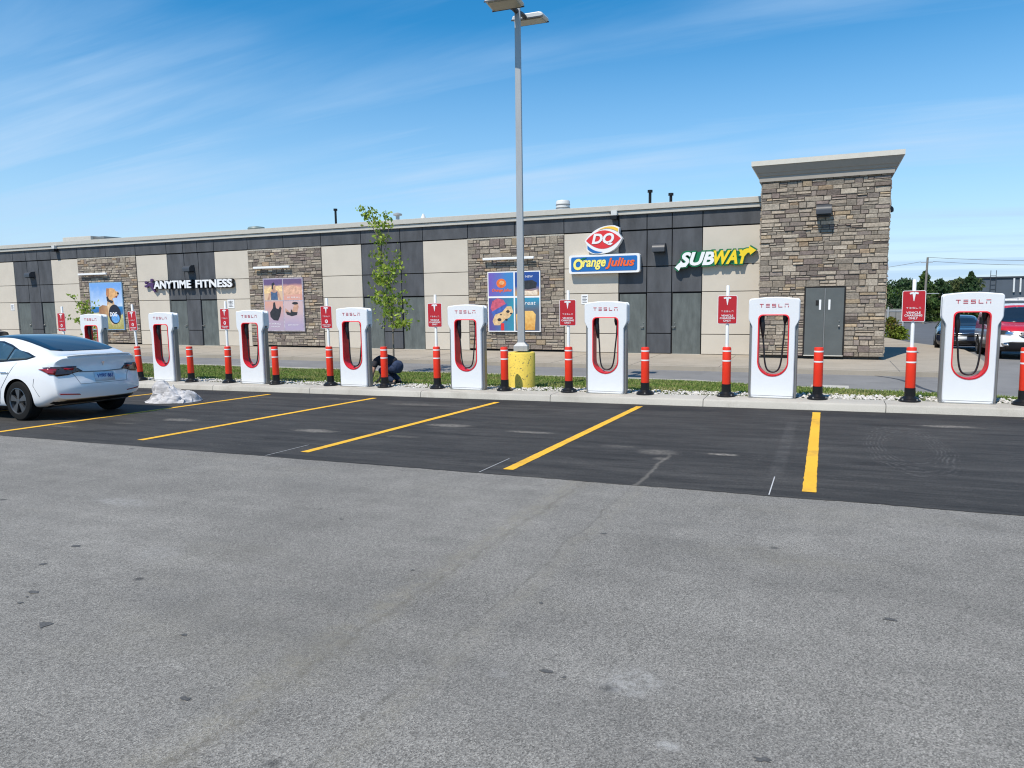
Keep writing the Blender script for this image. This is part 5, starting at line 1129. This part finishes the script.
dx([(-.75, .245), (-.62, .345), (.62, .345), (.75, .245), (.6, .20), (-.6, .20)], 'x', 1, .005, 'diffuser', M['black'], car, cell=.08)
pl = dx([(-.185, .630), (.185, .630), (.185, .785), (-.185, .785)], 'x', 1, .008, 'number_plate', M['plate'], car, cell=.2, thick=.006)
mb = MB(); vs, fs = text_data('VYRE 861', h=.072, wd=.30, depth=.003, offset=.03); zc = .725; xx = X1-.045+.03
hit = bvh.ray_cast(Vector((8, 0, .725)), Vector((-1, 0, 0)))[0]
mb.add([(hit.x+.016-b_, a, zc+c_) for a, b_, c_ in vs], fs); o = mb.build('plate_lettering', M['plateblue'], car)
mb = MB(); vs, fs = text_data('YOURS TO DISCOVER', h=.014, wd=.22, depth=.003); mb.add([(hit.x+.016-b_, a, .655+c_) for a, b_, c_ in vs], fs); mb.build('plate_lettering', M['plateblue'], car)
mb = MB(); logo(mb, 0, 0, 0, .07); hb = bvh.ray_cast(Vector((8, 0, .93)), Vector((-1, 0, 0)))[0]; q = [(hb.x+.010-b_, a, .93+c_) for a, b_, c_ in mb.v]; mb.v = q; mb.build('boot_emblem', M['chrome'], car)
# lip spoiler
mb = MB(); pr = [(.86, 1.085), (.955, 1.112), (.965, 1.10), (.90, 1.06)]; ys = [-.60+1.2*i/14 for i in range(15)]; vs = []
for yy in ys:
    k = (abs(yy)/.925)**2.6*.25; 
    vs += [(x-k-.015, yy, z-.02*(abs(yy)/.6)**4) for x, z in pr]
mb.add(vs, [(i*4+j, (i+1)*4+j, (i+1)*4+(j+1) % 4, i*4+(j+1) % 4) for i in range(14) for j in range(4)]+[(3, 2, 1, 0), tuple(56+i for i in range(4))]); o = mb.build('lip_spoiler', M['carwhite'], car); smooth_angle(o, 50)
def place_car(t, x, y, rz, zfun=lot, lift=0):
    # rest on the sloping ground
    z = zfun(x, y); c, s_ = math.cos(rz), math.sin(rz); gx = (zfun(x+c, y+s_)-zfun(x-c, y-s_))/2; gy = (zfun(x-s_, y+c)-zfun(x+s_, y-c))/2
    t.location = (x, y, z+lift); t.rotation_euler = (math.atan(gy), -math.atan(gx), rz)
place_car(car, -13.08, 9.08, 0, lot, .004); car.scale = (1.04, 1.04, 1.05)

# --- generic saloon / van seen from the front
def front_car(kind, lb, cat, paint, x, y, rz, P, zone, wheels_r, wb, arches_r, win, wsc, name='parked_car', grp=None):
    t = thing(name, lb, cat); bo, bvh = body_mesh(P, paint, zone=zone, arches=[(0, wheels_r, arches_r), (-wb, wheels_r, arches_r)]); bo.parent = t
    for s_ in (-1, 1):
        for q in win: decal(bvh, q, 'y', s_, .006, 'side_window', M['glass'], t, cell=.08)
        for ax in (0, -wb): wheel(t, ax, s_*(P['W']-.12), wheels_r, s_)
    decal(bvh, wsc, 'z', 1, .006, 'windscreen', M['glass'], t, cell=.08) if kind == 'saloon' else decal(bvh, wsc, 'x', -1, .008, 'windscreen', M['glass'], t, cell=.08)
    return t, bvh
wb = 2.7; A0, A1 = -wb-.9, 1.05
SP = dict(W=.90, rc=.22, fc=.38, stations=[A0+.005, A0+.1, A0+.3, A0+.55, -wb, -2.4, -2.1, -1.8, -1.5, -1.2, -.8, -.4, 0, .3, .6, .8, .95, A1],
  bot=[(A0, .26), (-wb, .18), (0, .2), (A1, .34)], belt=[(A0, .66), (A0+.3, .76), (-wb, .84), (-2.1, .92), (0, .97), (A1, .98)],
  top=[(A0, .72), (A0+.3, .86), (-wb, .94), (-2.2, .99), (-1.9, 1.12), (-1.5, 1.34), (-1.2, 1.42), (-.8, 1.45), (-.4, 1.43), (0, 1.34), (.3, 1.2), (.6, 1.08), (A1, 1.02)],
  half=[(A0, .72), (A0+.2, .84), (-wb, .89), (-1, .90), (0, .90), (.6, .87), (A1, .78)], roofhalf=[(A0, .6), (-wb, .72), (-1.9, .66), (-1.3, .57), (-.5, .57), (0, .6), (.6, .66), (A1, .62)],
  rear=[(.2, A1-.1), (.5, A1), (.9, A1-.05)], front=[(.15, A0+.08), (.35, A0), (.6, A0+.02), (.75, A0+.12)])
M['navy'] = mat('navy_car_paint', (.018, .024, .045), .25, coat=.9); M['charcar'] = mat('charcoal_car_paint', (.03, .032, .035), .3, coat=.8)
SW = [[(-1.85, .96), (-1.35, 1.30), (-.95, 1.37), (-.95, .97)], [(-.88, .98), (-.88, 1.375), (-.4, 1.35), (-.05, 1.24), (.15, 1.03), (.0, 1.0)]]
SWS = [(-2.22, .64), (-1.50, .53), (-1.47, -.53), (-2.22, -.64)]
def dress_front(t, bvh, W, z, plate=True, grill=None):
    for s_ in (-1, 1): decal(bvh, [(s_*.82, z+.07), (s_*.50, z+.02), (s_*.52, z-.05), (s_*.82, z-.03)], 'x', -1, .008, 'headlight', M['chrome'], t, cell=.06)
    decal(bvh, grill or [(-.48, z-.0), (.48, z-.0), (.42, z-.10), (-.42, z-.10)], 'x', -1, .008, 'grille', M['gloss_black'], t, cell=.06)
    decal(bvh, [(-.55, z-.38), (.55, z-.38), (.6, z-.24), (-.6, z-.24)], 'x', -1, .008, 'lower_intake', M['gloss_black'], t, cell=.06)
    if plate: decal(bvh, [(-.16, z-.22), (.16, z-.22), (.16, z-.09), (-.16, z-.09)], 'x', -1, .02, 'number_plate', M['plate'], t, cell=.2, thick=.01)
sal, sb_ = front_car('saloon', 'dark navy saloon facing the camera, seen through the opening of the right-hand charging post', 'car', [M['navy'], M['black']], 0, 0, 0, SP, lambda c: 1 if c.z < .25 else 0, .33, wb, .37, SW, SWS, grp='dark parked cars')
dress_front(sal, sb_, .9, .68)
decal(sb_, line_poly([(-.80, .745), (0, .71), (.80, .745)], .03), 'x', -1, .012, 'chrome_strip', M['chrome'], sal, cell=.1)
place_car(sal, 5.30, 36.4, math.radians(82)+0, lambda a, b: back(a, b)+.006)
sal.rotation_euler.z = math.radians(84)
s2, b2 = front_car('saloon', 'dark grey saloon on the service road, only its roof showing over the white car', 'car', [M['charcar'], M['black']], 0, 0, 0, SP, lambda c: 1 if c.z < .25 else 0, .33, wb, .37, SW, SWS)
dress_front(s2, b2, .9, .68)
for s_ in (-1, 1): mb = MB(); mb.tube([(-1.3, s_*.58, 1.44), (-1.2, s_*.58, 1.49), (-.3, s_*.58, 1.475), (-.2, s_*.58, 1.42)], .016, 6); mb.build('roof_rail', M['black'], s2)
# --- red and white van
vb = 2.9; V0, V1 = -vb-.86, 1.0
VP = dict(W=.93, rc=.10, fc=.34, tuck=.95, stations=[V0+.005, V0+.1, V0+.3, V0+.6, -vb+.1, -2.6, -2.35, -2.1, -1.85, -1.5, -1.0, -.3, .3, .7, .9, V1],
  bot=[(V0, .28), (-vb, .22), (0, .24), (V1, .34)], belt=[(V0, .86), (V0+.3, .98), (-vb, 1.04), (-2.3, 1.08), (0, 1.08), (V1, 1.08)],
  top=[(V0, .92), (V0+.25, 1.06), (-vb-.1, 1.16), (-2.75, 1.22), (-2.4, 1.50), (-2.1, 1.72), (-1.8, 1.82), (-1.4, 1.85), (V1, 1.84)],
  half=[(V0, .78), (V0+.2, .87), (-vb, .92), (0, .93), (V1, .91)], roofhalf=[(V0, .66), (-vb, .74), (-2.2, .70), (-1.7, .72), (V1, .72)],
  rear=[(.2, V1-.05), (1.8, V1)], front=[(.2, V0+.04), (.4, V0), (.7, V0+.02), (.92, V0+.12)])
M['vanred'] = mat('red_van_paint', (.50, .012, .022), .25, coat=.8)
def vz(c):
    if c.z < .42: return 2
    if c.x < -1.9: return 1 if (c.z > .90) else 0
    return 0 if c.z > 1.70 or c.z < .95 else 1
van, vbv = front_car('van', 'red and white van with a roof rack, parked facing the camera at the right edge', 'van', [M['carwhite'], M['vanred'], M['black']], 0, 0, 0, VP, vz, .34, vb, .39, [[(-2.35, 1.12), (-2.0, 1.50), (-1.30, 1.60), (-1.30, 1.10)]], [(-.70, 1.22), (-.585, 1.66), (-.2, 1.70), (.2, 1.70), (.585, 1.66), (.70, 1.22), (.3, 1.19), (-.3, 1.19)], name='parked_van')
for s_ in (-1, 1):
    decal(vbv, [(s_*.92, .95), (s_*.60, .93), (s_*.42, .85), (s_*.55, .78), (s_*.88, .80)], 'x', -1, .010, 'headlight', M['chrome'], van, cell=.05)
    decal(vbv, [(s_*.78, .52), (s_*.60, .52), (s_*.58, .44), (s_*.74, .44)], 'x', -1, .010, 'fog_lamp', M['chrome'], van, cell=.05)
    mb = MB(); mb.box(-2.32, -2.14, s_*.99 if s_ > 0 else -1.22, 1.22 if s_ > 0 else -.99, 1.12, 1.38); mb.box(-2.25, -2.2, min(s_*.84, s_*1.02), max(s_*.84, s_*1.02), 1.13, 1.19); mb.build('wing_mirror', M['black'], van, bevel=.02)
dgr = [(.34*1.0*math.cos(a)*(1 if abs(math.cos(a)) > .5 else 1), .79+.125*math.sin(a)) for a in [2*pi*i/20 for i in range(20)]]
decal(vbv, dgr, 'x', -1, .008, 'grille', M['gloss_black'], van, cell=.05)
for z in (.74, .80, .86): decal(vbv, line_poly([(-.30, z), (.30, z)], .018), 'x', -1, .018, 'grille_bar', M['chrome'], van, cell=.1)
decal(vbv, [(-.66, .30), (.66, .30), (.72, .54), (.5, .58), (-.5, .58), (-.72, .54)], 'x', -1, .007, 'bumper', M['black'], van, cell=.08)
mb = MB()
for x in (-1.6, -.9, -.1): mb.tube([(x, -.70, 1.84), (x, -.70, 1.97), (x, .70, 1.97), (x, .70, 1.84)], .022, 8)
for s_ in (-1, 1): mb.tube([(-1.75, s_*.66, 1.99), (.6, s_*.66, 1.99)], .02, 8)
mb.build('roof_rack', M['signwhite'], van)
mb = MB(); mb.tube([(-1.8, -.3, 2.02), (.7, -.3, 2.02)], .018, 6); mb.tube([(-1.8, .05, 2.02), (.7, .05, 2.02)], .018, 6)
for i in range(8): mb.tube([(-1.7+i*.33, -.3, 2.02), (-1.7+i*.33, .05, 2.02)], .013, 6)
tag(mb.build('ladder', M['lamphood'], None), 'aluminium ladder lying on the roof rack of the red and white van', 'ladder')
lad = bpy.data.objects['ladder']
place_car(van, 6.12, 31.35, math.radians(89), lambda a, b: back(a, b)+.002)
lad.location = van.location; lad.rotation_euler = van.rotation_euler
place_car(s2, -34.6, 20.1, 0, lambda a, b: back(a, b)+.002)

# ================================================================ crumpled cloth
t_cloth = None
M['cloth'] = mat('grey_white_cloth', (.46, .46, .475), .95, var=.45, scale=5, stretch=(1, 3, 3))
def cloth():
    n = 90; mb = MB(); vs = []
    def h(u, v):
        p = Vector((u*1.5+v*.5, v*1.9, 3.7)); r = 0; a = 1
        for k in range(3):
            r += a*(1-abs(noise.noise(p+Vector((k*9.1, 0, 0)))*2.2)); p = p*1.95+Vector((noise.noise(p)*.6, .3, 0)); a *= .48
        return r
    for j in range(n+1):
        for i in range(n+1):
            u, v = i/n*2-1, j/n*2-1
            ang = math.atan2(v, u); rad = 1+.22*noise.noise(Vector((math.cos(ang)*1.6, math.sin(ang)*1.6, 1)))*2
            rr = math.hypot(u, v); k = (max(abs(u), abs(v))/rr if rr > 1e-5 else 1); U, V = u*k*rad, v*k*rad; r = math.hypot(U, V)
            lump = .31*math.exp(-((u+.38)**2+(v+.0)**2)*4.2)+.15*math.exp(-((u-.38)**2+v*v)*3.0)+.06*math.exp(-((u-.8)**2+v*v)*6)
            q = h(u, v); edge = cl((1-max(abs(u), abs(v)))*3.2, 0, 1)
            z = (lump*(.55+.36*q)+.055*q)*edge+.005
            x = U*.60+.07*noise.noise(Vector((u*3, v*3, 8)))+.03*math.sin(z*14); y = V*.40+.07*noise.noise(Vector((u*3, v*3, 5)))
            vs.append((x, y, z))
    mb.add(vs, [(j*(n+1)+i, j*(n+1)+i+1, (j+1)*(n+1)+i+1, (j+1)*(n+1)+i) for j in range(n) for i in range(n)])
    o = mb.build('crumpled_cloth', M['cloth'], smooth=True); o.location = (-12.95, 11.35, lot(-12.95, 11.35)+.004)
    s = o.modifiers.new('s', 'SOLIDIFY'); s.thickness = .004
    o.rotation_euler = (0, 0, math.radians(22))
    return tag(o, 'crumpled heap of grey-white cloth lying on the tarmac by the white car', 'cloth')
cloth()

# ================================================================ crouching person
def skin_mesh(name, verts, edges, radii, mats, parent, root=0, sub=2):
    me = bpy.data.meshes.new(name); me.from_pydata(verts, edges, []); o = bpy.data.objects.new(name, me); COL.objects.link(o)
    o.modifiers.new('skin', 'SKIN'); 
    if not me.skin_vertices: me.skin_vertices.new() if hasattr(me.skin_vertices, 'new') else None
    for i, r in enumerate(radii): me.skin_vertices[0].data[i].radius = r if isinstance(r, tuple) else (r, r); me.skin_vertices[0].data[i].use_root = (i == root)
    s = o.modifiers.new('sub', 'SUBSURF'); s.levels = sub; s.render_levels = sub
    dg = bpy.context.evaluated_depsgraph_get(); dg.update(); m2 = bpy.data.meshes.new_from_object(o.evaluated_get(dg)); bpy.data.objects.remove(o)
    for m in (mats if isinstance(mats, list) else [mats]): m2.materials.append(m)
    m2.shade_smooth(); o = bpy.data.objects.new(name, m2); COL.objects.link(o); o.parent = parent; return o
M['skin'] = mat('skin', (.46, .27, .19), .6, var=.06); M['shirt'] = mat('dark_tshirt', (.022, .022, .028), .9, var=.2, scale=12, bump=.3, bscale=14); M['jeans'] = mat('blue_jeans', (.022, .038, .085), .9, var=.45, scale=9, bump=.3, bscale=20); M['hair'] = mat('dark_hair', (.02, .015, .012), .8, bump=.4); M['shoe'] = mat('dark_shoe', (.02, .02, .022), .7)
def person():
    t = thing('person', 'person in dark t-shirt and blue jeans squatting behind a bollard beside a charging post', 'person', (-9.56, 14.95, lawn(-9.56, 14.95)-.01), math.radians(4))
    V = []; E = []; Rr = []
    def v(p, r): V.append(p); Rr.append(r); return len(V)-1
    def ch(ids): E.extend(zip(ids, ids[1:]))
    pel = v((.0, 0, .44), (.10, .12)); wa = v((-.13, 0, .535), (.10, .12)); chst = v((-.33, 0, .60), (.135, .17)); ub = v((-.46, 0, .585), (.115, .16)); nk = v((-.56, 0, .535), .055); hb = v((-.63, 0, .50), .075); hm = v((-.69, 0, .455), (.092, .078)); ht = v((-.745, 0, .42), .06)
    ch([pel, wa, chst, ub, nk, hb, hm, ht])
    for s_ in (-1, 1):
        sh = v((-.47, s_*.16, .575), .065); el = v((-.50+.02*s_, s_*.24, .315), .042); w_ = v((-.60, s_*.20, .10), .028); hd = v((-.64, s_*.19, .055), (.038, .018)); hk = v((-.69, s_*.185, .035), (.034, .014)); ch([ub, sh, el, w_, hd, hk])
        for q in range(4): b = (s_*(.158+.019*q)); f1 = v((-.725, b, .028), .0085); f2 = v((-.76+.006*abs(q-1.5), b+.002*s_, .014), .0075); ch([hk, f1, f2])
        th1 = v((-.655, s_*.145, .045), .0105); th2 = v((-.695, s_*.125, .025), .009); ch([hd, th1, th2])
        hp = v((.0, s_*.09, .42), .075); kn = v((-.35, s_*.20, .38), .052); cf = v((-.18, s_*.18, .22), .055); an = v((.02, s_*.15, .09), .038); ft = v((-.07, s_*.165, .045), (.042, .035)); to = v((-.18, s_*.18, .03), (.038, .024)); ch([pel, hp, kn, cf, an, ft, to])
    skin_mesh('body', V, E, Rr, M['skin'], t)
    # t-shirt over torso and upper arms
    V2 = [(.0, 0, .485), (-.14, 0, .555), (-.33, 0, .607), (-.46, 0, .592), (-.535, 0, .555)]; R2 = [(.150, .165), (.158, .175), (.158, .19), (.135, .175), .072]; E2 = [(0, 1), (1, 2), (2, 3), (3, 4)]
    for s_ in (-1, 1): k = len(V2); V2 += [(-.47, s_*.165, .578), (-.485, s_*.225, .43)]; R2 += [.085, .062]; E2 += [(3, k), (k, k+1)]
    skin_mesh('t_shirt', V2, E2, R2, M['shirt'], t)
    V3 = [(.0, 0, .43), (-.09, 0, .49), (.085, 0, .40), (.15, 0, .37)]; R3 = [(.165, .175), (.140, .16), (.150, .165), (.09, .11)]; E3 = [(0, 1), (0, 2), (2, 3)]
    for s_ in (-1, 1): k = len(V3); V3 += [(-.03, s_*.11, .415), (-.19, s_*.155, .405), (-.36, s_*.20, .385), (-.19, s_*.18, .22), (.0, s_*.152, .09)]; R3 += [.115, .100, .088, .080, .066]; E3 += [(0, k), (k, k+1), (k+1, k+2), (k+2, k+3), (k+3, k+4)]
    skin_mesh('jeans', V3, E3, R3, M['jeans'], t)
    skin_mesh('hair', [(-.625, 0, .535), (-.68, 0, .495), (-.755, 0, .455)], [(0, 1), (1, 2)], [.07, (.085, .088), .058], M['hair'], t)
    for s_ in (-1, 1): skin_mesh('shoe', [(.05, s_*.15, .055), (-.06, s_*.163, .055), (-.20, s_*.182, .035)], [(0, 1), (1, 2)], [(.046, .05), (.048, .048), (.042, .03)], M['shoe'], t)
    m_ = MB()
    for s_ in (-1, 1): m_.lathe([(.0, -.012), (.012, 0), (0, .012)], 8, (-.745, s_*.032, .385), 'y')
    m_.build('eyes', M['signwhite'], t); m_ = MB(); m_.tube([(-.76, 0, .395), (-.79, 0, .365), (-.755, 0, .35)], [.012, .017, .012], 6); m_.build('nose', M['skin'], t)
    for s_ in (-1, 1): m_ = MB(); m_.lathe([(.0, s_*.075), (.028, s_*.08), (.03, s_*.092), (.0, s_*.096)], 10, (-.675, 0, .44), 'y'); m_.build('ear', M['skin'], t)
person()
# far roofs behind the gap at the right need nothing more; remove the helper placeholders
for o in list(bpy.data.objects):
    if o.name == 'tmp': bpy.data.objects.remove(o)
